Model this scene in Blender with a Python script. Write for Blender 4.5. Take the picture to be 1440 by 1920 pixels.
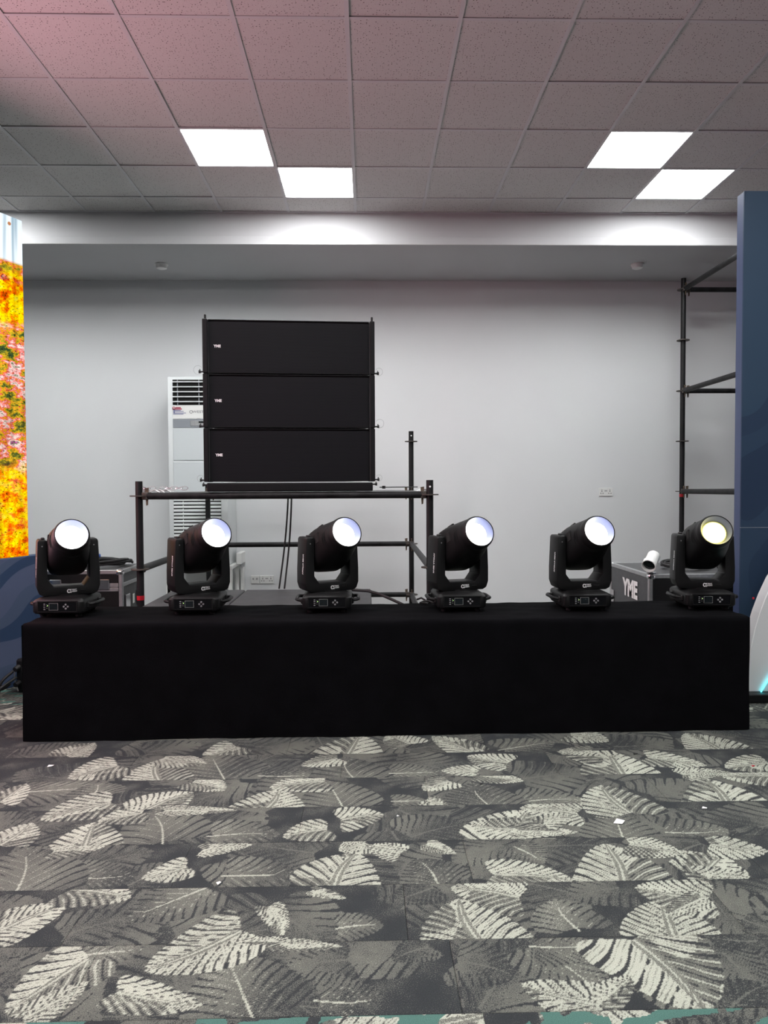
import bpy, bmesh, math, random
import numpy as np
from mathutils import Vector, Matrix, Euler

for o in list(bpy.data.objects): bpy.data.objects.remove(o)
scene = bpy.context.scene
C = scene.collection
random.seed(7)
PI = math.pi

# ------------------------------------------------------------------ camera
FPX = 1372.5                        # focal length in pixels of the 1440x1920 frame
YAW, PITCH, ROLL = .02194, .03241, -.00471
EYE = 1.31                          # eye height
_f = Vector((math.sin(YAW)*math.cos(PITCH), math.cos(YAW)*math.cos(PITCH), -math.sin(PITCH)))
_r0 = Vector((math.cos(YAW), -math.sin(YAW), 0)); _u0 = _r0.cross(_f)
_r = _r0*math.cos(ROLL) + _u0*math.sin(ROLL); _u = _u0*math.cos(ROLL) - _r0*math.sin(ROLL)
cam_d = bpy.data.cameras.new('camera'); cam = bpy.data.objects.new('camera', cam_d); C.objects.link(cam)
cam_d.sensor_fit = 'VERTICAL'; cam_d.sensor_height = 36; cam_d.lens = FPX/1920*36
cam_d.clip_start = .05; cam_d.clip_end = 100
m3 = Matrix((( _r.x, _u.x, -_f.x, 0), (_r.y, _u.y, -_f.y, 0), (_r.z, _u.z, -_f.z, EYE), (0, 0, 0, 1)))
cam.matrix_world = m3
scene.camera = cam

# ------------------------------------------------------------------ world, exposure
w = bpy.data.worlds.new('world'); scene.world = w; w.use_nodes = True
w.node_tree.nodes['Background'].inputs[0].default_value = (.02, .02, .022, 1)
w.node_tree.nodes['Background'].inputs[1].default_value = .1
scene.view_settings.view_transform = 'Standard'
scene.view_settings.look = 'None'
scene.view_settings.exposure = 1.72
scene.view_settings.gamma = 1.0
scene.view_settings.use_curve_mapping = False
PANEL_LIGHT = 10.0                  # radiance of the ceiling panel diffusers
SCREEN_LIGHT = .36                 # radiance of the LED screen
LENS_LIGHT = 6.0                   # radiance of the moving-head lenses

# ------------------------------------------------------------------ measuring helpers (pixel of the photo -> point in the room)
def ray(x, y): return _f + _r*((x-720)/FPX) + _u*((960-y)/FPX)
def at_y(x, y, Y):
    d = ray(x, y); d = d*(Y/d.y); return Vector((d.x, d.y, d.z+EYE))
def at_z(x, y, Z):
    d = ray(x, y); d = d*((Z-EYE)/d.z); return Vector((d.x, d.y, d.z+EYE))

# ------------------------------------------------------------------ materials
def mat(name, col, rough=.5, metal=0., spec=.5, noise=None, bump=None, emit=None):
    m = bpy.data.materials.new(name); m.use_nodes = True
    nt = m.node_tree; b = nt.nodes['Principled BSDF']
    b.inputs['Base Color'].default_value = (*col, 1)
    b.inputs['Roughness'].default_value = rough; b.inputs['Metallic'].default_value = metal
    b.inputs['Specular IOR Level'].default_value = spec
    if emit:
        b.inputs['Emission Color'].default_value = (*emit[0], 1); b.inputs['Emission Strength'].default_value = emit[1]
    if noise or bump:
        tc = nt.nodes.new('ShaderNodeTexCoord')
    if noise:                        # (scale, amount, stretch)
        mp = nt.nodes.new('ShaderNodeMapping'); mp.inputs['Scale'].default_value = noise[2] if len(noise) > 2 else (1, 1, 1)
        nt.links.new(tc.outputs['Object'], mp.inputs[0])
        n = nt.nodes.new('ShaderNodeTexNoise'); n.inputs['Scale'].default_value = noise[0]; n.inputs['Detail'].default_value = 5
        nt.links.new(mp.outputs[0], n.inputs['Vector'])
        r = nt.nodes.new('ShaderNodeValToRGB')
        a = noise[1]
        r.color_ramp.elements[0].position = .3; r.color_ramp.elements[1].position = .7
        r.color_ramp.elements[0].color = (*[c*(1-a) for c in col], 1); r.color_ramp.elements[1].color = (*[min(1, c*(1+a)) for c in col], 1)
        nt.links.new(n.outputs['Fac'], r.inputs[0]); nt.links.new(r.outputs[0], b.inputs['Base Color'])
    if bump:                         # (scale, strength)
        n2 = nt.nodes.new('ShaderNodeTexNoise'); n2.inputs['Scale'].default_value = bump[0]; n2.inputs['Detail'].default_value = 4
        nt.links.new(tc.outputs['Object'], n2.inputs['Vector'])
        bp = nt.nodes.new('ShaderNodeBump'); bp.inputs['Strength'].default_value = bump[1]; bp.inputs['Distance'].default_value = .01
        nt.links.new(n2.outputs['Fac'], bp.inputs['Height']); nt.links.new(bp.outputs[0], b.inputs['Normal'])
    return m

M = {}
M['wall'] = mat('white_plaster', (.69, .70, .715), .85, noise=(1.3, .015), bump=(60, .03))
M['side_wall'] = mat('unseen_wall_dark', (.16, .16, .17), .9, noise=(1.3, .02))  # plain unseen walls, coloured dark on purpose to cut bounced light
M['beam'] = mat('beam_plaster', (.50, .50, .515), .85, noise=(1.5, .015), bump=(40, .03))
M['tbar'] = mat('ceiling_grid_steel', (.60, .60, .62), .45)
M['panel'] = mat('panel_diffuser', (.9, .9, .9), .6, emit=((.98, .997, .985), PANEL_LIGHT))
M['white_frame'] = mat('white_frame', (.8, .8, .8), .5)
M['plastic_white'] = mat('white_plastic', (.78, .78, .77), .4)
M['ac_white'] = mat('ac_white', (.74, .77, .78), .35)
M['ac_panel'] = mat('ac_panel', (.62, .66, .68), .3)
M['ac_grey'] = mat('ac_grey', (.26, .28, .31), .35)
M['black_plastic'] = mat('black_plastic', (.0085, .0085, .009), .45, spec=.25, bump=(300, .05))
M['black_head'] = mat('black_head_shell', (.005, .005, .0055), .5, spec=.25, bump=(350, .05))
M['black_gloss'] = mat('black_gloss', (.004, .004, .005), .15)
M['black_void'] = mat('black_void', (.002, .002, .002), .9)
M['black_rubber'] = mat('black_rubber', (.008, .008, .009), .6)
M['cloth'] = mat('black_cloth', (.0030, .0030, .0038), 1., spec=.06, noise=(9, .25), bump=(500, .3))
M['grille'] = mat('grille_steel', (.011, .011, .014), .55, spec=.15)
M['cabinet'] = mat('speaker_cabinet', (.006, .006, .007), .55, spec=.18, bump=(200, .2))
M['pipe'] = mat('scaffold_pipe', (.012, .012, .013), .45, metal=.05, spec=.22, noise=(14, .6, (1, 1, .25)), bump=(60, .1))
M['rust'] = mat('rusty_wedge', (.085, .062, .042), .7, noise=(60, .5))
M['rust_disc'] = mat('rusty_rosette', (.05, .042, .036), .6, noise=(50, .5))
M['galv'] = mat('galvanised_steel', (.55, .56, .57), .35, metal=.8, noise=(40, .25))
M['alu'] = mat('aluminium_edge', (.42, .43, .44), .38, metal=.75, noise=(40, .12))
M['chrome'] = mat('chrome', (.8, .8, .82), .15, metal=1)
M['case_side'] = mat('case_laminate', (.055, .058, .062), .45, noise=(30, .15))
M['case_top'] = mat('case_top', (.06, .06, .064), .5, noise=(12, .2))
M['print_white'] = mat('white_print', (.8, .8, .8), .6)
M['print_grey'] = mat('grey_print', (.32, .32, .33), .6)
M['print_dark'] = mat('dark_print', (.10, .10, .11), .6)
M['print_red'] = mat('red_print', (.42, .09, .13), .6)
M['print_blue'] = mat('blue_print', (.16, .17, .32), .6)
M['red_tape'] = mat('red_tape', (.50, .012, .025), .35)
M['blue_plastic'] = mat('blue_plastic', (.03, .10, .45), .5)
M['paper'] = mat('paper', (.82, .82, .8), .8)
M['led_board'] = mat('white_board', (.86, .87, .88), .45)
M['board_edge'] = mat('board_edge', (.62, .62, .64), .6)
M['neon'] = mat('cyan_led', (.1, .7, .75), .5, emit=((.10, .85, .95), 1.0))
M['button'] = mat('grey_button', (.22, .22, .23), .5)
M['lcd'] = mat('lcd_glass', (.010, .014, .016), .12)
M['lcd_frame'] = mat('lcd_frame', (.32, .33, .32), .5)
M['led_green'] = mat('status_led', (.3, .7, .1), .5, emit=((.5, 1, .25), 1.5))
M['liner'] = mat('lens_liner', (.026, .031, .066), .3, metal=.7)
M['orange_dot'] = mat('orange_marker', (.55, .18, .03), .6)

def lens_mat(name, core, rim):
    m = bpy.data.materials.new(name); m.use_nodes = True; nt = m.node_tree; nt.nodes.clear()
    out = nt.nodes.new('ShaderNodeOutputMaterial'); em = nt.nodes.new('ShaderNodeEmission'); em.inputs[1].default_value = LENS_LIGHT
    tc = nt.nodes.new('ShaderNodeTexCoord'); ln = nt.nodes.new('ShaderNodeVectorMath'); ln.operation = 'LENGTH'
    mp = nt.nodes.new('ShaderNodeMapping'); mp.inputs['Scale'].default_value = (1, 0, 1)
    r = nt.nodes.new('ShaderNodeValToRGB'); r.color_ramp.elements[0].position = .047; r.color_ramp.elements[0].color = (*core, 1)
    r.color_ramp.elements[1].position = .062; r.color_ramp.elements[1].color = (*rim, 1)
    L = nt.links.new
    L(tc.outputs['Object'], mp.inputs[0]); L(mp.outputs[0], ln.inputs[0]); L(ln.outputs['Value'], r.inputs[0]); L(r.outputs[0], em.inputs[0]); L(em.outputs[0], out.inputs[0])
    return m
M['lens'] = lens_mat('lens_glow', (1, .99, .97), (.95, .93, .85))
M['lens_y'] = lens_mat('lens_glow_yellowish', (1, .95, .60), (.50, .44, .07))
M['lens_y'].node_tree.nodes['Emission'].inputs[1].default_value = 1.5

def math_n(nt, op, a, b=None, clamp=False):
    n = nt.nodes.new('ShaderNodeMath'); n.operation = op; n.use_clamp = clamp
    for i, v in enumerate((a, b)):
        if v is None: continue
        if isinstance(v, (int, float)): n.inputs[i].default_value = v
        else: nt.links.new(v, n.inputs[i])
    return n.outputs[0]

def tile_material():
    m = bpy.data.materials.new('mineral_fibre_tile'); m.use_nodes = True; nt = m.node_tree; b = nt.nodes['Principled BSDF']
    tc = nt.nodes.new('ShaderNodeTexCoord'); oi = nt.nodes.new('ShaderNodeObjectInfo')
    add = nt.nodes.new('ShaderNodeVectorMath'); add.operation = 'ADD'
    cx = nt.nodes.new('ShaderNodeCombineXYZ')
    nt.links.new(math_n(nt, 'MULTIPLY', oi.outputs['Random'], 37.), cx.inputs[0])
    nt.links.new(math_n(nt, 'MULTIPLY', oi.outputs['Random'], 71.), cx.inputs[1])
    nt.links.new(tc.outputs['Object'], add.inputs[0]); nt.links.new(cx.outputs[0], add.inputs[1])
    v = nt.nodes.new('ShaderNodeTexVoronoi'); v.inputs['Scale'].default_value = 62; v.voronoi_dimensions = '2D'
    nt.links.new(add.outputs[0], v.inputs['Vector'])
    sep = nt.nodes.new('ShaderNodeSeparateColor'); nt.links.new(v.outputs['Color'], sep.inputs[0])
    size = math_n(nt, 'MULTIPLY', sep.outputs[0], .20)
    keep = math_n(nt, 'GREATER_THAN', sep.outputs[1], .35)
    dot = math_n(nt, 'MULTIPLY', math_n(nt, 'LESS_THAN', v.outputs['Distance'], size), keep)
    n = nt.nodes.new('ShaderNodeTexNoise'); n.inputs['Scale'].default_value = 180; nt.links.new(add.outputs[0], n.inputs['Vector'])
    r = nt.nodes.new('ShaderNodeValToRGB'); r.color_ramp.elements[0].position = .3; r.color_ramp.elements[1].position = .7
    r.color_ramp.elements[0].color = (.61, .60, .595, 1); r.color_ramp.elements[1].color = (.69, .68, .675, 1)
    nt.links.new(n.outputs['Fac'], r.inputs[0])
    mx = nt.nodes.new('ShaderNodeMix'); mx.data_type = 'RGBA'; mx.inputs['B'].default_value = (.10, .09, .09, 1)
    nt.links.new(dot, mx.inputs['Factor']); nt.links.new(r.outputs[0], mx.inputs['A'])
    nt.links.new(mx.outputs['Result'], b.inputs['Base Color']); b.inputs['Roughness'].default_value = .95
    b.inputs['Specular IOR Level'].default_value = .1
    return m
M['tile'] = tile_material()

def carpet_material():
    m = bpy.data.materials.new('leaf_print_carpet'); m.use_nodes = True; nt = m.node_tree; b = nt.nodes['Principled BSDF']
    at = nt.nodes.new('ShaderNodeAttribute'); at.attribute_name = 'pat'
    at2 = nt.nodes.new('ShaderNodeAttribute'); at2.attribute_name = 'teal'
    tc = nt.nodes.new('ShaderNodeTexCoord')
    n = nt.nodes.new('ShaderNodeTexNoise'); n.inputs['Scale'].default_value = 330; n.inputs['Detail'].default_value = 1.5
    nt.links.new(tc.outputs['Object'], n.inputs['Vector'])
    n3 = nt.nodes.new('ShaderNodeTexNoise'); n3.inputs['Scale'].default_value = 30; n3.inputs['Detail'].default_value = 3
    nt.links.new(tc.outputs['Object'], n3.inputs['Vector'])
    s = math_n(nt, 'MULTIPLY', math_n(nt, 'SUBTRACT', n.outputs['Fac'], .5), 2.6)
    s3 = math_n(nt, 'MULTIPLY', math_n(nt, 'SUBTRACT', n3.outputs['Fac'], .5), .5)
    v = math_n(nt, 'ADD', math_n(nt, 'ADD', at.outputs['Fac'], s), s3)
    v = math_n(nt, 'MULTIPLY', v, .33, True)
    r = nt.nodes.new('ShaderNodeValToRGB'); cr = r.color_ramp; cr.interpolation = 'LINEAR'
    cr.elements[0].position = .05; cr.elements[0].color = (.040, .045, .048, 1)
    cr.elements[1].position = .17; cr.elements[1].color = (.058, .063, .064, 1)
    for p, c in ((.24, (.125, .132, .118)), (.45, (.152, .160, .140)), (.56, (.34, .36, .305)), (.75, (.48, .51, .43))):
        e = cr.elements.new(p); e.color = (*c, 1)
    nt.links.new(v, r.inputs[0])
    mx = nt.nodes.new('ShaderNodeMix'); mx.data_type = 'RGBA'; mx.inputs['B'].default_value = (.085, .18, .155, 1)
    tl = math_n(nt, 'GREATER_THAN', math_n(nt, 'ADD', at2.outputs['Fac'], math_n(nt, 'MULTIPLY', s, .35)), .5)
    nt.links.new(tl, mx.inputs['Factor']); nt.links.new(r.outputs[0], mx.inputs['A'])
    hs = nt.nodes.new('ShaderNodeMix'); hs.data_type = 'RGBA'; hs.blend_type = 'MULTIPLY'; hs.inputs['Factor'].default_value = 1
    n2 = nt.nodes.new('ShaderNodeTexNoise'); n2.inputs['Scale'].default_value = 520; n2.inputs['Detail'].default_value = 2
    nt.links.new(tc.outputs['Object'], n2.inputs['Vector'])
    r2 = nt.nodes.new('ShaderNodeValToRGB'); r2.color_ramp.elements[0].position = .3; r2.color_ramp.elements[0].color = (.62, .62, .62, 1)
    r2.color_ramp.elements[1].position = .7; r2.color_ramp.elements[1].color = (1.25, 1.25, 1.25, 1)
    nt.links.new(n2.outputs['Fac'], r2.inputs[0]); nt.links.new(mx.outputs['Result'], hs.inputs['A']); nt.links.new(r2.outputs[0], hs.inputs['B'])
    nt.links.new(hs.outputs['Result'], b.inputs['Base Color'])
    b.inputs['Roughness'].default_value = 1; b.inputs['Specular IOR Level'].default_value = .05
    bp = nt.nodes.new('ShaderNodeBump'); bp.inputs['Strength'].default_value = .5; bp.inputs['Distance'].default_value = .004
    nt.links.new(n2.outputs['Fac'], bp.inputs['Height']); nt.links.new(bp.outputs[0], b.inputs['Normal'])
    return m
M['carpet'] = carpet_material()
M['screed'] = mat('dark_screed', (.03, .03, .03), .9)

def wave_print(name, cols, scale, stretch):
    m = bpy.data.materials.new(name); m.use_nodes = True; nt = m.node_tree; b = nt.nodes['Principled BSDF']
    tc = nt.nodes.new('ShaderNodeTexCoord'); mp = nt.nodes.new('ShaderNodeMapping'); mp.inputs['Scale'].default_value = stretch
    mp.inputs['Rotation'].default_value = (0, -.5, 0)
    nt.links.new(tc.outputs['Object'], mp.inputs[0])
    n = nt.nodes.new('ShaderNodeTexNoise'); n.inputs['Scale'].default_value = scale; n.inputs['Detail'].default_value = 0; n.inputs['Distortion'].default_value = .6
    nt.links.new(mp.outputs[0], n.inputs['Vector'])
    r = nt.nodes.new('ShaderNodeValToRGB'); r.color_ramp.interpolation = 'CONSTANT'
    r.color_ramp.elements[0].position = 0; r.color_ramp.elements[0].color = (*cols[0], 1)
    r.color_ramp.elements[1].position = .40; r.color_ramp.elements[1].color = (*cols[1], 1)
    for p, c in zip((.50, .58), cols[2:]):
        e = r.color_ramp.elements.new(p); e.color = (*c, 1)
    nt.links.new(n.outputs['Fac'], r.inputs[0]); nt.links.new(r.outputs[0], b.inputs['Base Color'])
    b.inputs['Roughness'].default_value = .6; b.inputs['Specular IOR Level'].default_value = .25
    return m
def band_print(name, light, dark, light2):
    m = bpy.data.materials.new(name); m.use_nodes = True; nt = m.node_tree; b = nt.nodes['Principled BSDF']
    tc = nt.nodes.new('ShaderNodeTexCoord'); sp = nt.nodes.new('ShaderNodeSeparateXYZ'); nt.links.new(tc.outputs['Object'], sp.inputs[0])
    n = nt.nodes.new('ShaderNodeTexNoise'); n.inputs['Scale'].default_value = 2.3; n.inputs['Detail'].default_value = 0
    nt.links.new(tc.outputs['Object'], n.inputs['Vector'])
    f = math_n(nt, 'SUBTRACT', sp.outputs['Z'], math_n(nt, 'MULTIPLY', sp.outputs['X'], .35))
    f = math_n(nt, 'ADD', math_n(nt, 'MULTIPLY', f, 2.6), math_n(nt, 'MULTIPLY', n.outputs['Fac'], 1.1))
    f = math_n(nt, 'FRACT', f)
    r = nt.nodes.new('ShaderNodeValToRGB'); r.color_ramp.interpolation = 'CONSTANT'
    r.color_ramp.elements[0].position = 0; r.color_ramp.elements[0].color = (*light, 1)
    r.color_ramp.elements[1].position = .52; r.color_ramp.elements[1].color = (*dark, 1)
    e = r.color_ramp.elements.new(.80); e.color = (*light2, 1)
    nt.links.new(f, r.inputs[0]); nt.links.new(r.outputs[0], b.inputs['Base Color'])
    b.inputs['Roughness'].default_value = .6; b.inputs['Specular IOR Level'].default_value = .25
    return m
M['skirt'] = band_print('blue_wave_print', (.085, .105, .18), (.030, .055, .115), (.07, .095, .16))
M['banner'] = wave_print('navy_facet_print', [(.016, .032, .066), (.022, .044, .082), (.018, .036, .072), (.025, .050, .088)], 1.1, (1.2, 1, .7))
M['banner_edge'] = mat('banner_edge', (.045, .068, .145), .5)

def screen_material():
    m = bpy.data.materials.new('led_screen_flowers'); m.use_nodes = True; nt = m.node_tree; nt.nodes.clear()
    L = nt.links.new
    out = nt.nodes.new('ShaderNodeOutputMaterial'); em = nt.nodes.new('ShaderNodeEmission'); em.inputs[1].default_value = SCREEN_LIGHT
    tc = nt.nodes.new('ShaderNodeTexCoord'); sp = nt.nodes.new('ShaderNodeSeparateXYZ'); L(tc.outputs['Object'], sp.inputs[0])
    def noise(scale, stretch, det=3, rot=(0, 0, 0)):
        mp = nt.nodes.new('ShaderNodeMapping'); mp.inputs['Scale'].default_value = stretch; mp.inputs['Rotation'].default_value = rot
        L(tc.outputs['Object'], mp.inputs[0])
        n = nt.nodes.new('ShaderNodeTexNoise'); n.inputs['Scale'].default_value = scale; n.inputs['Detail'].default_value = det; n.inputs['Roughness'].default_value = .68
        L(mp.outputs[0], n.inputs['Vector']); return n.outputs['Fac']
    def ramp(fac, els, interp='LINEAR'):
        r = nt.nodes.new('ShaderNodeValToRGB'); r.color_ramp.interpolation = interp
        r.color_ramp.elements[0].position = els[0][0]; r.color_ramp.elements[0].color = (*els[0][1], 1)
        r.color_ramp.elements[1].position = els[-1][0]; r.color_ramp.elements[1].color = (*els[-1][1], 1)
        for p, c in els[1:-1]:
            e = r.color_ramp.elements.new(p); e.color = (*c, 1)
        L(fac, r.inputs[0]); return r.outputs[0]
    def mix(f, a, b):
        x = nt.nodes.new('ShaderNodeMix'); x.data_type = 'RGBA'; L(f, x.inputs['Factor']); L(a, x.inputs['A']); L(b, x.inputs['B']); return x.outputs['Result']
    warm = ramp(noise(9, (1.0, 1, 1.5), 5), [(.32, (.12, .05, .0)), (.40, (.75, .06, .0)), (.47, (.95, .26, .0)), (.53, (1, .62, .0)), (.6, (1, .78, .0)), (.72, (.75, .80, .08))])
    mixc = ramp(noise(7, (.9, 1, 1.7), 6, (0, .35, 0)), [(.33, (.005, .03, .03)), (.41, (.04, .09, .02)), (.45, (.35, .30, .02)), (.48, (.75, .45, .02)), (.51, (.70, .09, .02)), (.55, (.85, .30, .32)), (.59, (.9, .75, .72)), (.63, (.10, .16, .06)), (.70, (.65, .06, .55))])
    # height of the picture (object z runs 0..top)
    zz = math_n(nt, 'ADD', sp.outputs['Z'], math_n(nt, 'MULTIPLY', math_n(nt, 'SUBTRACT', noise(5, (1, 1, 1), 2), .5), .30))
    band = ramp(math_n(nt, 'MULTIPLY', zz, .4), [(.0, (0, 0, 0)), (.21, (.08, .08, .08)), (.26, (.95, .95, .95)), (.60, (1, 1, 1)), (.64, (0, 0, 0)), (.73, (0, 0, 0)), (.765, (.8, .8, .8))])
    fl = mix(band, warm, mixc)
    # dark specks among the flowers
    dk = ramp(noise(38, (1.3, 1, 2.2), 2, (0, .4, 0)), [(.34, (.05, .06, .03)), (.44, (1, 1, 1))])
    mu = nt.nodes.new('ShaderNodeMix'); mu.data_type = 'RGBA'; mu.blend_type = 'MULTIPLY'; mu.inputs['Factor'].default_value = .8; L(fl, mu.inputs['A']); L(dk, mu.inputs['B'])
    # scan bands
    st = ramp(noise(9, (2.4, 1, .16), 1, (0, .12, 0)), [(.35, (.62, .55, .5)), (.6, (1.25, 1.2, 1.15))])
    mu2 = nt.nodes.new('ShaderNodeMix'); mu2.data_type = 'RGBA'; mu2.blend_type = 'MULTIPLY'; mu2.inputs['Factor'].default_value = .75; L(mu.outputs['Result'], mu2.inputs['A']); L(st, mu2.inputs['B'])
    sky = ramp(noise(8, (2.6, 1, .14), 1, (0, .12, 0)), [(.36, (.34, .46, .54)), (.5, (.75, .85, .92)), (.62, (.95, 1, 1))])
    sky_f = ramp(math_n(nt, 'MULTIPLY', sp.outputs['Z'], .4), [(.778, (0, 0, 0)), (.784, (1, 1, 1))])
    full = mix(sky_f, mu2.outputs['Result'], sky)
    pink = ramp(noise(3.0, (1, 1, 1), 3), [(.35, (2.6, .85, 1.15)), (.55, (4.3, 2.2, 2.6)), (.7, (5.6, 3.8, 4.3))])
    pf_ = ramp(math_n(nt, 'MULTIPLY', sp.outputs['X'], -.5), [(.22, (0, 0, 0)), (.36, (1, 1, 1))])
    full = mix(pf_, full, pink)
    L(full, em.inputs[0]); L(em.outputs[0], out.inputs[0])
    return m
M['screen'] = screen_material()

# ------------------------------------------------------------------ mesh helpers
class MB:
    def __init__(s): s.v = []; s.f = []
    def add(s, vs, fs):
        k = len(s.v); s.v += [tuple(p) for p in vs]; s.f += [tuple(i+k for i in f) for f in fs]; return s
    def box(s, c, d, rz=0, mtx=None):
        x, y, z = d[0]/2, d[1]/2, d[2]/2
        vs = [Vector(p) for p in ((-x,-y,-z),(x,-y,-z),(x,y,-z),(-x,y,-z),(-x,-y,z),(x,-y,z),(x,y,z),(-x,y,z))]
        R = mtx or Matrix.Rotation(rz, 3, 'Z')
        return s.add([R@v+Vector(c) for v in vs], [(0,3,2,1),(4,5,6,7),(0,1,5,4),(1,2,6,5),(2,3,7,6),(3,0,4,7)])
    def bbox(s, c, d, bev=.005, seg=2, mtx=None):
        bm = bmesh.new(); bmesh.ops.create_cube(bm, size=1)
        bmesh.ops.scale(bm, vec=d, verts=bm.verts)
        bmesh.ops.bevel(bm, geom=bm.edges[:], offset=min(bev, min(d)*.49), segments=seg, affect='EDGES', profile=.5)
        R = mtx or Matrix.Identity(3)
        bm.verts.index_update()
        s.add([R@v.co+Vector(c) for v in bm.verts], [[v.index for v in f.verts] for f in bm.faces]); bm.free(); return s
    def cyl(s, a, b, r, n=16, r2=None, cap=True):
        a, b = Vector(a), Vector(b); ax = (b-a).normalized(); q = ax.to_track_quat('Z', 'Y').to_matrix(); r2 = r if r2 is None else r2
        vs = [a+q@Vector((math.cos(t)*r, math.sin(t)*r, 0)) for t in [2*PI*i/n for i in range(n)]]
        vs += [b+q@Vector((math.cos(t)*r2, math.sin(t)*r2, 0)) for t in [2*PI*i/n for i in range(n)]]
        fs = [(i, (i+1)%n, n+(i+1)%n, n+i) for i in range(n)]
        if cap: fs += [tuple(range(n-1, -1, -1)), tuple(range(n, 2*n))]
        return s.add(vs, fs)
    def ring(s, a, b, ro, ri, n=32):              # a tube with a bore
        a, b = Vector(a), Vector(b); ax = (b-a).normalized(); q = ax.to_track_quat('Z', 'Y').to_matrix()
        vs = []
        for p, r in ((a, ro), (b, ro), (b, ri), (a, ri)):
            vs += [p+q@Vector((math.cos(2*PI*i/n)*r, math.sin(2*PI*i/n)*r, 0)) for i in range(n)]
        fs = []
        for k in range(4):
            k2 = (k+1) % 4
            fs += [(k*n+i, k*n+(i+1)%n, k2*n+(i+1)%n, k2*n+i) for i in range(n)]
        return s.add(vs, fs)
    def tube(s, pts, r, n=8, closed=False):
        pts = [Vector(p) for p in pts]; N = len(pts); vs = []; fs = []
        up = Vector((0, 0, 1))
        for i, p in enumerate(pts):
            if closed: t = (pts[(i+1)%N]-pts[i-1])
            else: t = pts[min(i+1, N-1)]-pts[max(i-1, 0)]
            t.normalize()
            if i == 0:
                a = t.cross(up)
                if a.length < .1: a = t.cross(Vector((1, 0, 0)))
                a.normalize()
            else:
                a = (a - t*a.dot(t))
                if a.length < 1e-4: a = t.cross(up)
                a.normalize()
            b = t.cross(a)
            vs += [p + a*math.cos(2*PI*k/n)*r + b*math.sin(2*PI*k/n)*r for k in range(n)]
        for i in range(N if closed else N-1):
            j = (i+1) % N
            fs += [(i*n+k, i*n+(k+1)%n, j*n+(k+1)%n, j*n+k) for k in range(n)]
        if not closed: fs += [tuple(range(n-1, -1, -1)), tuple((N-1)*n+k for k in range(n))]
        return s.add(vs, fs)
    def prism(s, poly, y0, y1, bev=0, seg=2):     # polygon in XZ, extruded along Y
        bm = bmesh.new()
        n = len(poly)
        a = [bm.verts.new((x, y0, z)) for x, z in poly]; b = [bm.verts.new((x, y1, z)) for x, z in poly]
        bm.faces.new(a); bm.faces.new(b[::-1])
        for i in range(n): bm.faces.new((a[(i+1)%n], a[i], b[i], b[(i+1)%n]))
        bmesh.ops.recalc_face_normals(bm, faces=bm.faces[:])
        if bev: bmesh.ops.bevel(bm, geom=bm.edges[:], offset=bev, segments=seg, affect='EDGES', profile=.5, clamp_overlap=True)
        bmesh.ops.triangulate(bm, faces=[f for f in bm.faces if len(f.verts) > 4])
        bm.verts.index_update()
        s.add([v.co for v in bm.verts], [[v.index for v in f.verts] for f in bm.faces]); bm.free(); return s
    def loft(s, rings, cap0=True, cap1=True):
        n = len(rings[0]); vs = [p for r in rings for p in r]; fs = []
        for i in range(len(rings)-1):
            fs += [(i*n+k, i*n+(k+1)%n, (i+1)*n+(k+1)%n, (i+1)*n+k) for k in range(n)]
        if cap0: fs.append(tuple(range(n-1, -1, -1)))
        if cap1: fs.append(tuple((len(rings)-1)*n+k for k in range(n)))
        return s.add(vs, fs)
    def mesh(s, name, m, smooth=None):
        me = bpy.data.meshes.new(name); me.from_pydata(s.v, [], s.f); me.validate()
        bm = bmesh.new(); bm.from_mesh(me); bmesh.ops.recalc_face_normals(bm, faces=bm.faces[:])
        if smooth is not None:
            for f in bm.faces: f.smooth = True
            for e in bm.edges:
                if len(e.link_faces) == 2 and e.calc_face_angle(0) > smooth: e.smooth = False
        bm.to_mesh(me); bm.free()
        me.materials.append(m); return me
    def build(s, name, m, parent=None, smooth=None, loc=None, rot=None):
        return obj(name, s.mesh(name, m, smooth), parent, loc, rot)

def obj(name, me, parent=None, loc=None, rot=None):
    o = bpy.data.objects.new(name, me); C.objects.link(o)
    if parent: o.parent = parent
    if loc is not None: o.location = loc
    if rot is not None: o.rotation_euler = rot
    return o
def tag(o, label=None, cat=None, group=None, kind=None):
    if label: o['label'] = label
    if cat: o['category'] = cat
    if group: o['group'] = group
    if kind: o['kind'] = kind
    return o
def thing(name, label, cat, loc=(0, 0, 0), rz=0, group=None):
    o = bpy.data.objects.new(name, None); C.objects.link(o); o.empty_display_size = .1
    o.location = loc; o.rotation_euler = (0, 0, rz); return tag(o, label, cat, group)
def text_mesh(s, size, m, bold=0., ext=.0006, align='CENTER', squash=1.):
    cu = bpy.data.curves.new('lettering', 'FONT'); cu.body = s; cu.size = size; cu.extrude = ext; cu.offset = bold
    cu.align_x = align; cu.align_y = 'CENTER'; cu.resolution_u = 3
    t = bpy.data.objects.new('lettering', cu); C.objects.link(t)
    bpy.context.view_layer.update()
    me = bpy.data.meshes.new_from_object(t.evaluated_get(bpy.context.evaluated_depsgraph_get()))
    bpy.data.objects.remove(t); bpy.data.curves.remove(cu)
    if squash != 1.: me.transform(Matrix.Diagonal((squash, 1, 1, 1)))
    me.materials.clear(); me.materials.append(m); me.name = 'lettering'
    return me
def rrect(hx, hy, r, z, n=5):
    pts = []
    for cx, cy, a0 in ((hx-r, hy-r, 0), (-hx+r, hy-r, PI/2), (-hx+r, -hy+r, PI), (hx-r, -hy+r, 1.5*PI)):
        for i in range(n+1):
            a = a0 + PI/2*i/n; pts.append(Vector((cx+math.cos(a)*r, cy+math.sin(a)*r, z)))
    return pts

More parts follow.
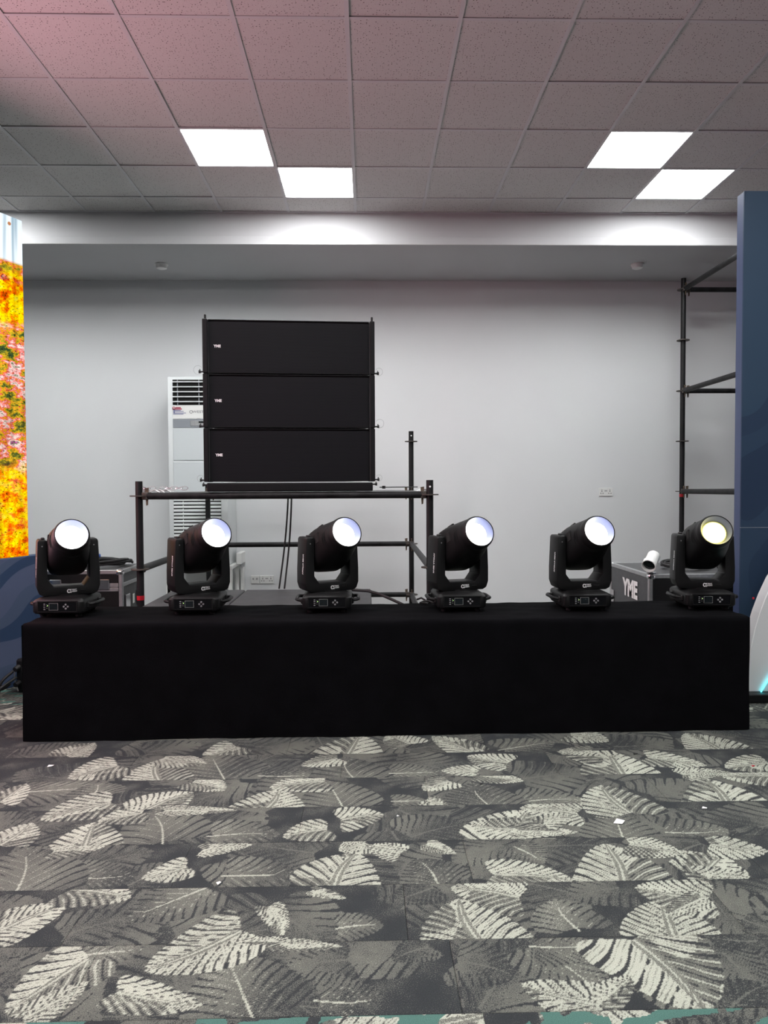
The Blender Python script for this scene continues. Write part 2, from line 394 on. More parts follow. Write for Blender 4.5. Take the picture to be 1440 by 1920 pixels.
# ================================================================== THE ROOM
X0, X1, YB, YW = -5.3, 5.5, -4.6, 7.82
CEIL = EYE + 2.482
YBEAM = 6.682; ZBEAM = EYE + 2.192
GX0, GY0 = -2.497, 3.948             # a crossing of the ceiling grid

def struct(name, mb, m, parent=None):
    o = mb.build(name, m, parent)
    if not parent: o['kind'] = 'structure'
    return o
floor = struct('floor', MB().box(((X0+X1)/2, (YB+YW)/2, -.06), (X1-X0+.4, YW-YB+.4, .10)), M['screed'])
wall_back = struct('wall_back', MB().box(((X0+X1)/2, YW+.1, 1.9), (X1-X0+.4, .2, 4.0)), M['wall'])
struct('wall_left', MB().box((X0-.1, (YB+YW)/2, 1.9), (.2, YW-YB, 4.0)), M['side_wall'])
struct('wall_right', MB().box((X1+.1, (YB+YW)/2, 1.9), (.2, YW-YB, 4.0)), M['side_wall'])
struct('wall_front', MB().box(((X0+X1)/2, YB-.1, 1.9), (X1-X0+.4, .2, 4.0)), M['side_wall'])
ceiling = struct('ceiling', MB().box(((X0+X1)/2, (YB+YW)/2, CEIL+.13), (X1-X0+.4, YW-YB+.4, .10)), M['screed'])
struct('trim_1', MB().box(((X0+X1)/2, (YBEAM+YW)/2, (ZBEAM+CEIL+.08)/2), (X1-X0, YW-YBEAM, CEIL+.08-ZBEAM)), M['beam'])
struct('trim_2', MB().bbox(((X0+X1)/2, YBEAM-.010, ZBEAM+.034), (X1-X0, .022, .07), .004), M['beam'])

# ------------------------------------------------------------------ ceiling grid, tiles, panel lights
tb = .024
KX0, KX1 = math.ceil((X0-GX0)/.6), math.floor((X1-GX0)/.6)
for k in range(KX0, KX1+1):                       # runners along the depth
    x = GX0+.6*k
    MB().box((x, (YB+YBEAM)/2, CEIL-.0015), (tb, YBEAM-YB, .003)).box((x, (YB+YBEAM)/2, CEIL+.018), (.004, YBEAM-YB, .036)).build('grid_runner', M['tbar'], ceiling)
JY0, JY1 = math.ceil((YB-GY0)/.6), math.floor((YBEAM-GY0)/.6)
for j in range(JY0, JY1+1):                       # cross tees
    y = GY0+.6*j
    MB().box(((X0+X1)/2, y, CEIL-.0005), (X1-X0, tb*.8, .003)).box(((X0+X1)/2, y, CEIL+.018), (X1-X0, .004, .036)).build('grid_cross_tee', M['tbar'], ceiling)
MB().box(((X0+X1)/2, YBEAM-.011, CEIL-.001), (X1-X0, .022, .003)).build('grid_wall_angle', M['tbar'], ceiling)

def tile_mesh(dx, dy):
    return MB().bbox((0, 0, .009), (dx, dy, .016), .0025, 1).mesh('ceiling_tile', M['tile'])
tm = tile_mesh(.588, .588); tm_cut = tile_mesh(.588, YBEAM-(GY0+.6*JY1)-.010)
lights = {}
for base_k in (2, 7, -3):
    for base_j in (2, -3, -8):
        lights[(base_k, base_j)] = 1; lights[(base_k+1, base_j+1)] = 1
rest = MB()
for k in range(KX0-1, KX1+1):
    for j in range(JY0-1, JY1+1):
        if (k, j) in lights: continue
        x, y = GX0+.6*(k+.5), GY0+.6*(j+.5)
        if x < X0+.2 or x > X1-.2 or y < YB+.2: continue
        cut = j == JY1
        if cut: y = (GY0+.6*JY1+YBEAM)/2
        dz = random.choice((0, 0, .0015, .003)); rx, ry = random.uniform(-.003, .003), random.uniform(-.003, .003)
        if j >= -1 and -4 <= k <= 11:
            o = obj('ceiling_tile', tm_cut if cut else tm, ceiling, (x, y, CEIL+dz+.001), (rx, ry, random.choice((0, PI)) if cut else random.choice((0, PI/2, PI, -PI/2))))
        else:
            rest.box((x, y, CEIL+.009), (.588, .588, .016))
tag(rest.build('ceiling_tile_field', M['tile'], ceiling), kind='stuff')

pf = MB()
for sx in (-1, 1): pf.box((sx*.289, 0, .006), (.010, .588, .014)); pf.box((0, sx*.289, .006), (.568, .010, .014))
pf_m = pf.mesh('frame', M['white_frame']); pd_m = MB().box((0, 0, .012), (.568, .568, .006)).mesh('diffuser', M['panel'])
vis = {(2, 2): 'glowing square ceiling panel light above the left air conditioner side, touching a second panel at its corner, left of the pair and nearer',
       (3, 3): 'glowing square ceiling panel light nearest the white beam, left of centre',
       (7, 2): 'glowing square ceiling panel light at right, the one farther from the white beam',
       (8, 3): 'rightmost glowing square ceiling panel light, close to the tall blue banner wall'}
vis[(2, 2)] = 'leftmost glowing square ceiling panel light, one row in front of its neighbour'
for (k, j) in lights:
    x, y = GX0+.6*(k+.5), GY0+.6*(j+.5)
    if y < YB+.3 or x < X0+.3: continue
    o = thing('ceiling_light', vis.get((k, j), 'square ceiling panel light outside the picture'), 'ceiling light', (x, y, CEIL), 0, 'square ceiling panel lights')
    obj('frame', pf_m, o); obj('diffuser', pd_m, o)

# ------------------------------------------------------------------ carpet planks with a leaf print
PW = .30; ROW0 = 1.779
def leaf_list():
    L = []; PR = []
    A = [  # left half of the floor, coordinates in a doubled crop: (stalk, tip, tone, width)
     (905,810,540,960,'C',.95),(330,915,20,1120,'C',1.0),(440,1040,760,1090,'C',.6),(0,810,250,715,'C',1.1),(1030,860,1285,870,'C',.35),(1040,850,900,850,'C',.45),
     (270,655,490,690,'C',1.0),(770,650,470,770,'V',1.1),(270,612,520,598,'V',1.2),(700,570,530,615,'C',1.1),(860,605,1120,600,'V',1.2),
     (415,330,150,395,'C',1.1),(535,365,725,290,'C',1.2),(535,368,365,402,'C',1.1),(200,512,400,490,'C',.7),(760,507,945,488,'C',.7),
     (1375,482,1270,510,'C',1.4),(1225,430,1060,460,'C',1.2),(1280,395,1440,375,'C',1.3),(440,190,255,240,'C',1.4),
     (615,163,775,183,'C',.9),(885,120,760,160,'C',1.3),(1265,165,1130,192,'C',1.),
     (1215,250,1010,275,'C',1.),(725,252,845,285,'C',1.),(0,330,100,258,'C',.9),(0,490,120,405,'C',1.2),(250,155,355,105,'C',1.2),(0,180,60,180,'C',1.),(620,360,890,358,'C',.35),
     (610,475,560,360,'V',1.4),(800,455,1050,450,'V',1.1),(840,240,790,150,'V',1.5),(990,230,1180,225,'V',1.),(1340,250,1290,160,'V',1.4),(1285,345,1230,250,'V',1.4),(45,690,90,500,'V',1.3),
     (120,160,330,110,'D',1.2),(560,140,760,110,'D',1.2),(960,120,1190,105,'D',1.3),(330,240,60,215,'D',1.1),(100,290,420,270,'V',.9),(350,300,360,255,'V',2.),(1275,800,1440,790,'V',1.2),(940,1120,850,900,'V',1.4),(1205,1075,1440,1060,'V',1.5),
     (240,830,500,760,'D',1.2),(900,1000,700,1140,'D',1.),(20,620,230,560,'D',1.),(1010,720,1060,830,'C',.6),(320,900,540,880,'V',1.),(1300,920,1060,960,'D',1.),(480,640,700,560,'D',1.),
     (1180,520,900,480,'D',1.),(700,420,1000,380,'D',1.),(80,430,300,400,'D',1.),(1170,660,1300,690,'C',.5),(90,1140,330,1000,'C',.7)]
    for s in A: L.append((s[0]/2, s[1]/2+1340, s[2]/2, s[3]/2+1340, s[4], s[5]))
    B = [
     (810,1090,515,1010,'C',.9),(810,1080,930,980,'C',.7),(275,1055,140,1080,'C',1.),(505,685,250,650,'C',1.1),
     (410,600,710,620,'C',.85),(1190,600,1275,520,'C',1.2),(1190,600,1370,600,'C',.8),(1215,690,940,648,'C',1.1),(920,485,1120,520,'C',1.1),(1225,485,1440,510,'C',1.1),
     (490,430,325,410,'C',1.3),(490,435,730,440,'C',.45),(725,370,510,350,'C',1.1),(600,410,700,370,'C',.8),
     (990,160,1210,190,'C',.9),(1450,230,1270,235,'C',1.3),
     (1120,225,1290,215,'C',.7),(1440,180,1280,200,'C',1.),(245,250,148,285,'C',1.1),(465,180,310,155,'C',1.2),(355,228,525,248,'C',.8),(350,215,215,210,'C',1.),(700,75,845,100,'C',1.3),
     (60,520,-60,490,'C',1.1),(160,485,270,520,'C',.8),(820,160,640,115,'C',1.),(780,135,650,140,'C',.8),(160,320,240,345,'C',1.2),(100,460,325,410,'D',1.3),(520,240,760,210,'D',1.3),(1080,442,1290,430,'V',1.3),(535,325,750,318,'V',1.1),(40,220,220,215,'V',1.1),
     (1435,930,1210,890,'D',1.3),(280,925,500,985,'D',1.3),(590,872,840,1060,'V',1.1),(590,865,470,870,'V',.8),(570,870,800,860,'V',1.),(720,800,640,690,'V',1.6),(770,795,850,795,'V',1.2),(900,470,860,370,'V',1.5),(200,630,120,540,'V',1.6),
     (400,345,330,255,'V',1.5),(40,325,160,322,'V',1.1),(440,490,260,560,'D',1.),(500,500,600,560,'V',1.3),(180,650,40,700,'D',1.2),(880,650,700,690,'D',1.2),(1400,850,1200,830,'D',1.),(1280,900,1440,1060,'D',1.),(170,870,30,920,'D',1.),(1300,1100,1440,1010,'D',1.),
     (450,130,640,100,'V',1.),(860,120,1080,100,'D',1.2),(100,130,300,110,'D',1.),(1000,300,1180,250,'D',1.),(330,140,180,80,'C',.8),(100,110,20,70,'C',1.2),(1380,300,1440,330,'D',1.2),(1110,700,1040,700,'C',.6),(1190,690,1060,750,'C',.6),(620,690,670,690,'C',.6),(1330,690,1440,690,'C',.4)]
    for s in B: L.append((s[0]/2+720, s[1]/2+1340, s[2]/2+720, s[3]/2+1340, s[4], s[5]))
    W = []
    for cx, cy, wp, rot, asp in ((1290,592,330,.3,.8),(330,462,250,-.2,.9),(1010,328,260,.2,.8),(595,214,230,-.3,.9),(1320,122,240,.2,1.),(2310,575,345,.1,.95),(1770,785,375,-.15,.8),(2510,785,355,.2,.8),
                                 (2700,312,320,.15,1.),(2315,322,280,-.1,.9),(2315,195,280,.1,1.),(2660,115,250,-.2,1.),(2480,950,480,2.9,.9),(1930,425,330,.5,.9),(2640,570,230,-.3,1.)):
        c = at_z(cx/2, cy/2+1340, 0); e = at_z(cx/2+wp/2, cy/2+1340, 0); w_ = abs(e.x-c.x); ln = w_*asp
        dx, dy = math.sin(rot), math.cos(rot)
        W.append((c.x-dx*ln*.42, c.y-dy*ln*.42, c.x+dx*ln*.58, c.y+dy*ln*.58, 'C', w_*1.08))
    for sx, sy, tx, ty, t, wr in L:
        a = at_z(sx, sy, 0); b = at_z(tx, ty, 0)
        ln = math.hypot(b.x-a.x, b.y-a.y)
        if ln < .10: continue
        if ln > .62: b = a+(b-a)*(.62/ln); ln = .62
        W.append((a.x, a.y, b.x, b.y, t, ln*wr*(.95 if t != 'D' else 1.)))
    return W
LEAVES = leaf_list()
rng = np.random.default_rng(3)
def hashn(x, y, s):                               # cheap smooth noise for the print
    return (np.sin(x*s*1.7+y*s*.9+1.3)+np.sin(x*s*-.8+y*s*1.9+4.1)+np.sin(x*s*2.3-y*s*1.1+.7))/3
def paint_leaf(pat, X, Y, lf, seed):
    ax, ay, bx, by, t, W = lf
    L = math.hypot(bx-ax, by-ay); dx, dy = (bx-ax)/L, (by-ay)/L
    sel = (np.abs(X-(ax+bx)/2) < L*.75+W*.5) & (np.abs(Y-(ay+by)/2) < L*.75+W*.5)
    if not sel.any(): return
    x, y = X[sel], Y[sel]
    a = ((x-ax)*dx+(y-ay)*dy)/L
    b = (-(x-ax)*dy+(y-ay)*dx)/W*2               # -1..1 across
    b = b + .10*np.sin(a*3.1)*((seed % 3)-1)      # a bent rib
    ab = np.abs(b)
    aa = np.clip((a+.22*ab)/(1.0), 0, 1)          # heart lobes reach behind the stalk
    wid = np.sqrt(np.clip(np.sin(np.clip(aa, 0, 1)**.62*PI), 0, 1))**.9
    inside = (ab < wid) & (a > -.25) & (a < 1.02)
    q = np.where(wid > 1e-3, ab/np.maximum(wid, 1e-3), 2)
    n = 5+seed % 4
    wv = .007*np.sin(a*19+seed)+.007*np.sin(b*11+seed*2)
    tv = a - .72*ab + .24*ab**2 + wv              # vein coordinate
    fr = np.mod(tv*n+.13*seed, 1.0)
    deep = .16+.28*np.mod(np.floor(tv*n+.13*seed)*.618+seed*.37, 1.0)     # how far each slit cuts in
    slit = (np.abs(fr-.5) < .17*np.clip(q-deep, 0, 1)+.045) & (q > deep)
    hole = (np.abs(fr-.5) < .09) & (q > .13) & (q < .25)
    vd = np.minimum(fr, 1-fr)
    rib = ab*W/2 < .0042*np.clip(1.15-a, .3, 1)
    streak = np.sin(fr*2*PI*3+seed)+.5*hashn(x, y, 45.)
    cur = pat[sel]
    if t == 'C':
        side = hashn(x+seed, y-seed, 8.0)
        shade = ((b > 0) == (seed % 2 == 0)) & (side+.5*(.5-a) > -.05)
        tone = 2.15+.30*side-np.where(streak > .75, .75, 0)
        tone = np.where(shade, tone-.95+np.where(vd < .10, .7, 0), tone)
        tone = np.where(q < .10, 1.35, tone)
        v = np.where(inside & ~slit & ~hole, tone, np.where(inside, .25, cur))
        v = np.where(inside & rib, 2.1, v)
    elif t == 'V':
        side = hashn(x+seed, y+seed, 7.0)
        v = np.where(inside, np.where(slit, .15, .92+.45*side-np.where(streak > .9, .3, 0)), cur)
        v = np.where(inside & (vd < .030) & (q < .55) & (q > .03), 1.75, v)
        v = np.where((a > -.12) & (a < .8) & rib, 2.0, v)
    else:
        side = hashn(x-seed, y+2*seed, 8.0)
        v = np.where(inside & ~slit, .70+.45*side-np.where(streak > .9, .25, 0), np.where(inside, .1, cur))
        v = np.where(inside & ((vd < .03) | rib), .95, v)
    pat[sel] = v
def paint(X, Y, row, x_lo, x_hi):
    pat = .22+.30*hashn(X*1.3+row*5.1, Y*1.7+row*2.2, 11.0)+.15*hashn(X+row, Y, 31.0)
    y0, y1 = ROW0+PW*row, ROW0+PW*(row+1)
    r = np.random.default_rng(1000+row*31+int((x_lo+9)*10))
    near = row >= -1 and y0 < 4.0
    # faint background leaves
    for q in range(5):
        cx, cy = r.uniform(x_lo, x_hi), r.uniform(y0, y1); an = r.uniform(0, 2*PI); ln = r.uniform(.25, .42)
        t = 'D' if (near or q % 2) else ('C' if q == 0 else 'V')
        paint_leaf(pat, X, Y, (cx, cy, cx+ln*math.cos(an), cy+ln*math.sin(an), t, ln*r.uniform(.8, 1.2)), int(r.integers(0, 50)))
    if near and row >= 0:
        for order in 'DVC':
            for i, lf in enumerate(LEAVES):
                my = lf[1]*.6+lf[3]*.4; mx = (lf[0]+lf[2])/2
                if lf[4] == order and y0-.02 <= my < y1+.02: paint_leaf(pat, X, Y, lf, i)
    elif not near or row < 0:
        for q in range(3):
            cx, cy = r.uniform(x_lo, x_hi), r.uniform(y0, y1); an = r.uniform(0, 2*PI); ln = r.uniform(.28, .42)
            paint_leaf(pat, X, Y, (cx, cy, cx+ln*math.cos(an), cy+ln*math.sin(an), 'CCV'[q], ln*r.uniform(.8, 1.1)), int(r.integers(0, 50)))
    return pat
def plank(row, x_lo, x_hi, step):
    g = .0005; y0, y1 = ROW0+PW*row+g, min(ROW0+PW*(row+1)-g, YW); xa, xb = x_lo+g, x_hi-g
    nx, ny = max(2, int((xb-xa)/step)+1), max(2, int((y1-y0)/step)+1)
    gx, gy = np.meshgrid(np.linspace(xa, xb, nx), np.linspace(y0, y1, ny))
    X, Y = gx.ravel(), gy.ravel(); cx, cy = (xa+xb)/2, (y0+y1)/2
    pat = paint(X, Y, row, x_lo, x_hi)
    teal = np.zeros(len(X))
    if row == -1: teal = (hashn(X*1.0, Y*3, 9.0) > .12).astype(float)*(Y > y1-.16)*((hashn(X, Y, 40.) > -.45))
    elif row in (9, 10): teal = (hashn(X*1.4, Y*4, 12.0) > .35).astype(float)
    V = np.zeros((len(X), 3), np.float32); V[:, 0] = X-cx; V[:, 1] = Y-cy
    i = np.arange((ny-1)*(nx-1)); a = (i//(nx-1))*nx + i % (nx-1)
    Fq = np.stack([a, a+1, a+nx+1, a+nx], 1)
    # skirts down to the screed
    loop = np.concatenate([np.arange(nx), np.arange(1, ny)*nx+nx-1, (ny-1)*nx+np.arange(nx-2, -1, -1), np.arange(ny-2, 0, -1)*nx])
    low = V[loop].copy(); low[:, 2] = -.009
    k = np.arange(len(loop)); k2 = np.roll(k, -1); base = len(V)
    Fs = np.stack([loop[k], base+k, base+k2, loop[k2]], 1)
    V = np.concatenate([V, low]); F = np.concatenate([Fq, Fs]).astype(np.int32)
    pat = np.concatenate([pat, pat[loop]*0]); teal = np.concatenate([teal, teal[loop]])
    me = bpy.data.meshes.new('carpet_plank'); me.vertices.add(len(V)); me.vertices.foreach_set('co', V.ravel())
    me.loops.add(F.size); me.loops.foreach_set('vertex_index', F.ravel())
    me.polygons.add(len(F)); me.polygons.foreach_set('loop_start', np.arange(0, F.size, 4, dtype=np.int32))
    me.update(calc_edges=True)
    at = me.attributes.new('pat', 'FLOAT', 'POINT'); at.data.foreach_set('value', pat.astype(np.float32))
    at = me.attributes.new('teal', 'FLOAT', 'POINT'); at.data.foreach_set('value', teal.astype(np.float32))
    me.materials.append(M['carpet'])
    return me, (cx, cy, 0)
row_off = {0: .175*1.31, 1: .11, 2: -.5*1.31, 3: -.27, 4: .19*1.31, 5: -.13}
for row in range(-3, 21):
    y0 = ROW0+PW*row
    off = row_off.get(row, random.uniform(-.5, .5))
    yy = max(y0+PW, 1.6)
    lim = .56*yy+.35
    k = math.floor((-lim-off))
    while off+k < lim+.1:
        xa, xb = max(off+k, X0), min(off+k+1, X1)
        if xb-xa > .05:
            fine = -1 <= row and y0 < 3.85
            me, loc = plank(row, xa, xb, .0045 if fine else (.009 if y0 < 4.9 else .03))
            obj('carpet_plank', me, floor, loc)
        k += 1
far = MB()                                        # carpet beyond the picture
far.box(((X0+X1)/2, (YB+ROW0-.9)/2, -.0045), (X1-X0, ROW0-.9-YB, .009))
for row in range(-3, 21):
    y0 = ROW0+PW*row; lim = .56*max(y0+PW, 1.6)+.35
    y1 = min(y0+PW, YW)
    off = None
    far.box(((X0-lim-1.0)/2, (y0+y1)/2, -.0055), (max(.01, -lim-1.0-X0), y1-y0, .007))
    far.box(((X1+lim+1.1)/2, (y0+y1)/2, -.0055), (max(.01, X1-lim-1.1), y1-y0, .007))
fo = far.build('carpet_field', M['carpet'], floor); tag(fo, kind='stuff')

# ================================================================== LED SCREEN AND SKIRT (left edge)
pe = at_y(53, 1042, 5.02)                         # lower far corner of the screen
z_bot = pe.z
top = at_y(50.5, 415, 5.02); z_top = top.z
p0 = at_z(0, 399, z_top)                          # where the top edge leaves the frame
dirv = Vector((pe.x-p0.x, pe.y-p0.y, 0)); ang = math.atan2(dirv.y, dirv.x)
SL = 3.5
scr = thing('led_screen', 'tall bright LED video screen showing yellow and orange flowers, at the left edge', 'screen', (pe.x, pe.y, z_bot+.002), ang)
MB().box((-SL/2, 0, (z_top-z_bot)/2), (SL, .006, z_top-z_bot)).build('display', M['screen'], scr)
MB().box((-SL/2, .045, (z_top-z_bot)/2), (SL-.02, .08, z_top-z_bot-.01)).build('housing', M['black_plastic'], scr)
MB().cyl((-.10, -.0032, z_top-z_bot-.05), (-.10, -.006, z_top-z_bot-.05), .012, 12).build('marker', M['orange_dot'], scr)
EXT = .14
sk = thing('stage_skirt', 'low blue wave-printed skirt board under the LED screen', 'board', (pe.x, pe.y, 0), ang)
MB().bbox(((-SL+EXT)/2, .035, z_bot/2), (SL+EXT, .09, z_bot-.001), .004, 1).build('printed_panel', M['skirt'], sk)

# ================================================================== BLUE BANNER WALL AND WHITE ARCH (right edge)
YBN = 4.62
bx = at_y(1392, 700, YBN).x
zt = at_y(1400, 358, YBN).z
bw = 1.8; bth = .075
ban = thing('banner_wall', 'tall navy blue printed banner wall at the right edge', 'banner', (bx, YBN, 0), 0)
ZS = at_y(1410, 989, YBN).z
for z0, z1 in ((0.002, ZS-.0015), (ZS+.0015, zt)):
    MB().box((bw/2, .006, (z0+z1)/2), (bw, .012, z1-z0)).build('printed_panel', M['banner'], ban)
MB().box((.03, bth/2+.012, zt/2), (.06, bth, zt-.004)).box((bw-.03, bth/2+.012, zt/2), (.06, bth, zt-.004)).build('frame', M['banner_edge'], ban)
MB().box((bw/2, .004, ZS), (bw, .010, .003)).build('seam_strip', M['alu'], ban)

YA = 4.40; R_ = 1.41; ath = .10
ax0 = at_y(1403, 1300, YA).x
arch = thing('arch_board', 'white rounded arch board standing before the blue banner at the right edge', 'board', (ax0+R_, YA, 0), 0)
pts = []
for i in range(41):
    a = PI*i/40; pts.append((-R_*math.cos(a), .10+R_*math.sin(a)))
poly = [(-R_, .055)] + pts + [(R_, .055)]
fm = MB().prism(poly, 0, .012); fm.build('face_panel', M['led_board'], arch)
MB().prism(poly, .0125, ath).build('rim', M['board_edge'], arch)
MB().bbox((0, .03, .027), (2*R_+.3, .20, .053), .006, 1).build('plinth', M['black_plastic'], arch)
n0 = at_y(1421, 1307, YA-.012); n1 = n0+Vector((.235, 0, .38))
MB().tube([n0-arch.location, n1-arch.location], .0035, 8).build('light_strip', M['neon'], arch)
MB().cyl((-R_+.055, .05, .62), (-R_+.048, .05, .62), .007, 10).build('red_sticker', M['red_tape'], arch)

# ================================================================== STAGE BLOCK UNDER BLACK CLOTH
fl_ = Vector((-1.797, 3.817)); fr_ = Vector((2.045, 3.868)); SD = .56; ZS_ = .612
th = math.atan2(fr_.y-fl_.y, fr_.x-fl_.x); SW = (fr_-fl_).length
stage = thing('cloth_covered_stage', 'long low platform draped in plain black cloth', 'stage', (fl_.x, fl_.y, 0), th)
def cloth_grid(fn, nu, nv):
    vs = [fn(i/nu, j/nv) for j in range(nv+1) for i in range(nu+1)]
    fs = [(j*(nu+1)+i, j*(nu+1)+i+1, (j+1)*(nu+1)+i+1, (j+1)*(nu+1)+i) for j in range(nv) for i in range(nu)]
    return vs, fs
def wob(a, b): return (math.sin(a*3.1+b*5)+math.sin(a*7.3-b*4+1)+.6*math.sin(a*13.7+b*2+2))/2.6
def sheet(u, v):                                  # u along x (over both ends), v from back top over the front edge to the floor
    HW = SW; H = ZS_
    prof = []
    r = .018
    tot_top = SD; s = v*(tot_top+H)
    if s < tot_top-r: y = SD-s; z = H
    elif s < tot_top+r:
        a = (s-(tot_top-r))/(2*r)*PI/2; y = r-r*math.sin(a); z = H-r+r*math.cos(a)
    else: y = 0; z = max(.004, H-(s-tot_top))
    x = u*HW
    fall = (H-z)/H
    if y <= .001:
        y = -.010*fall*(1+wob(x*1.6, z*2.2)) - .006*max(0, math.sin(x*4.1+z*6))*fall
        y -= .02*math.exp(-((x-SW+.35-(H-z)*.8)/.05)**2)*math.exp(-((z-.45)/.2)**2)*0
    else: z += .003*wob(x*3, y*9)
    return (x, y, z)
top_mb = MB(); top_mb.add(*cloth_grid(sheet, 150, 60))
def end(sgn):
    def f(u, v):
        y = u*SD; z = ZS_-.004-v*(ZS_-.008); fall = v
        return ((SW if sgn > 0 else 0)+sgn*(.002+.006*fall*(.2+.8*wob(y*9, z*3))), y-.004*(1-u), z)
    return f
top_mb.add(*cloth_grid(end(-1), 24, 20)); top_mb.add(*cloth_grid(end(1), 24, 20))
top_mb.build('cloth', M['cloth'], stage, smooth=1.0)
pl = MB()
for i in range(4): pl.box((SW*(i+.5)/4, SD/2+.01, ZS_-.055), (SW/4-.006, SD-.04, .09))
pl.build('deck', M['black_plastic'], stage)
for i in range(5):
    for y in (.06, SD-.04):
        MB().cyl((.06+(SW-.12)*i/4, y, 0), (.06+(SW-.12)*i/4, y, ZS_-.1), .022, 10).build('leg', M['galv'], stage)

# ================================================================== MOVING-HEAD LIGHTS
def head_rings():
    secs = [(-.135, .060, .066, 2.6), (-.131, .080, .086, 3.0), (-.115, .095, .102, 3.6), (-.075, .1035, .114, 4.5), (-.02, .1055, .118, 4.5), (.05, .1055, .116, 4.0),
            (.11, .1045, .111, 3.2), (.17, .101, .105, 2.6), (.22, .0965, .0985, 2.2), (.262, .0915, .0915, 2.0), (.264, .0880, .0880, 2.0)]
    rings = []
    for s, hw, hh, e in secs:
        ring = []
        for i in range(40):
            a = 2*PI*i/40; c, d = math.cos(a), math.sin(a)
            ring.append(Vector((hw*math.copysign(abs(c)**(2/e), c), -s, hh*math.copysign(abs(d)**(2/e), d))))
        rings.append(ring)
    return rings
def fixture_meshes():
    D = {}
    # base
    mb = MB(); prof = [(.016, .118, .130), (.022, .132, .146), (.032, .138, .150), (.084, .138, .150), (.094, .132, .144), (.104, .112, .124), (.110, .095, .105)]
    mb.loft([rrect(hx, hy, .022, z) for z, hx, hy in prof]); D['base'] = mb.mesh('base', M['black_plastic'], .6)
    fm = MB()
    fm.box((0, -.151, .0875), (.212, .006, .005)); fm.box((0, -.151, .0315), (.212, .006, .005))
    fm.box((-.1035, -.151, .0595), (.005, .006, .055)); fm.box((.1035, -.151, .0595), (.005, .006, .055))
    D['panel_frame'] = fm.mesh('panel_frame', M['black_plastic'])
    D['panel'] = MB().box((0, -.1505, .0595), (.202, .003, .051)).mesh('control_panel', M['black_gloss'])
    D['lcd'] = MB().box((-.020, -.1525, .060), (.046, .002, .036)).mesh('display', M['lcd'])
    lf = MB()
    for x in (-.0435, .0035): lf.box((x, -.1528, .060), (.0012, .002, .0382))
    for z in (.0415, .0785): lf.box((-.020, -.1528, z), (.0482, .002, .0012))
    D['lcd_frame'] = lf.mesh('display_frame', M['lcd_frame'])
    bt = MB().cyl((0, 0, 0), (0, -.003, 0), .0052, 12); D['button'] = bt.mesh('button', M['button'], .6)
    lg = MB()
    for i in range(4): lg.box((-.069, -.1523, .075-.010*i), (.009, .0012, .0032))
    for i in range(3): lg.box((-.055, -.1523, .072-.010*i), (.004, .0012, .002))
    D['legend'] = lg.mesh('legend_print', M['print_grey'])
    D['led'] = MB().box((-.052, -.1526, .066), (.003, .0014, .002)).mesh('status_light', M['led_green'])
    D['foot'] = MB().cyl((0, 0, 0), (0, 0, .018), .016, 12, .019).mesh('foot', M['black_rubber'], .6)
    hm = MB(); hm.tube([(.128, -.085, .062), (.150, -.085, .064), (.168, -.076, .066), (.176, -.055, .066), (.176, 0, .066), (.176, .055, .066), (.168, .076, .066), (.150, .085, .064), (.128, .085, .062)], .0095, 8)
    hm.bbox((.138, -.085, .060), (.022, .030, .034), .006, 1); hm.bbox((.138, .085, .060), (.022, .030, .034), .006, 1)
    D['handle'] = hm.mesh('handle', M['black_plastic'], .6)
    # yoke
    o_ = [(-.128, .110), (.128, .110), (.150, .122), (.1625, .158), (.1625, .235), (.155, .409), (.148, .420), (.114, .420), (.1075, .412)]
    i_ = [(.1075, .200), (.076, .158), (-.076, .158), (-.1075, .200)]
    poly = o_ + i_ + [(-.1075, .412), (-.114, .420), (-.148, .420), (-.155, .409), (-.1625, .235), (-.1625, .158), (-.150, .122)]
    mb = MB().prism(poly, -.071, .071, .006, 2)
    mb.cyl((0, 0, .104), (0, 0, .116), .085, 32)
    for sx in (-1, 1): mb.cyl((sx*.1040, 0, .345), (sx*.110, 0, .345), .052, 24)
    D['yoke'] = mb.mesh('yoke', M['black_plastic'], .5)
    D['slot'] = MB().bbox((.072, -.0715, .134), (.030, .003, .007), .003, 1).mesh('badge_recess', M['black_void'])
    kn = MB().bbox((-.126, -.02, .425), (.020, .030, .012), .004, 1); D['knob'] = kn.mesh('tilt_lock', M['black_rubber'])
    sc = MB().cyl((0, -.0712, .385), (0, -.0722, .385), .0035, 8)
    D['screw'] = sc.mesh('screw', M['button'])
    # head: long axis along -Y
    D['head'] = MB().loft(head_rings(), True, False).mesh('head', M['black_head'], .7)
    bz = MB(); n = 48
    prof = [(.246, .0925), (.254, .0945), (.288, .0915), (.303, .0860), (.3045, .0830), (.303, .0805)]
    bz.loft([[Vector((r*math.cos(2*PI*i/n), -s, r*math.sin(2*PI*i/n))) for i in range(n)] for s, r in prof], False, False)
    D['bezel'] = bz.mesh('lens_bezel', M['black_head'], .6)
    ln = MB().loft([[Vector((r*math.cos(2*PI*i/n), -s, r*math.sin(2*PI*i/n))) for i in range(n)] for s, r in ((.303, .0805), (.256, .0630))], False, False)
    D['liner'] = ln.mesh('lens_liner', M['liner'], 1)
    ls = MB().loft([[Vector((r*math.cos(2*PI*i/n), -s, r*math.sin(2*PI*i/n))) for i in range(n)] for s, r in ((0, .0630), (.005, .052), (.008, .036), (.010, .016), (.0105, .003))], False, True)
    D['lens'] = ls.mesh('lens', M['lens'], 1); D['lens_y'] = D['lens'].copy(); D['lens_y'].materials[0] = M['lens_y']
    vm = MB().bbox((0, -.118, .030), (.010, .046, .058), .003, 1)
    D['vent'] = vm.mesh('vent', M['black_void'])
    rb = MB()
    for s in (.185, .20, .215): rb.ring((0, -s, 0), (0, -s-.004, 0), .1035-.10*(s-.185), .090, 40)
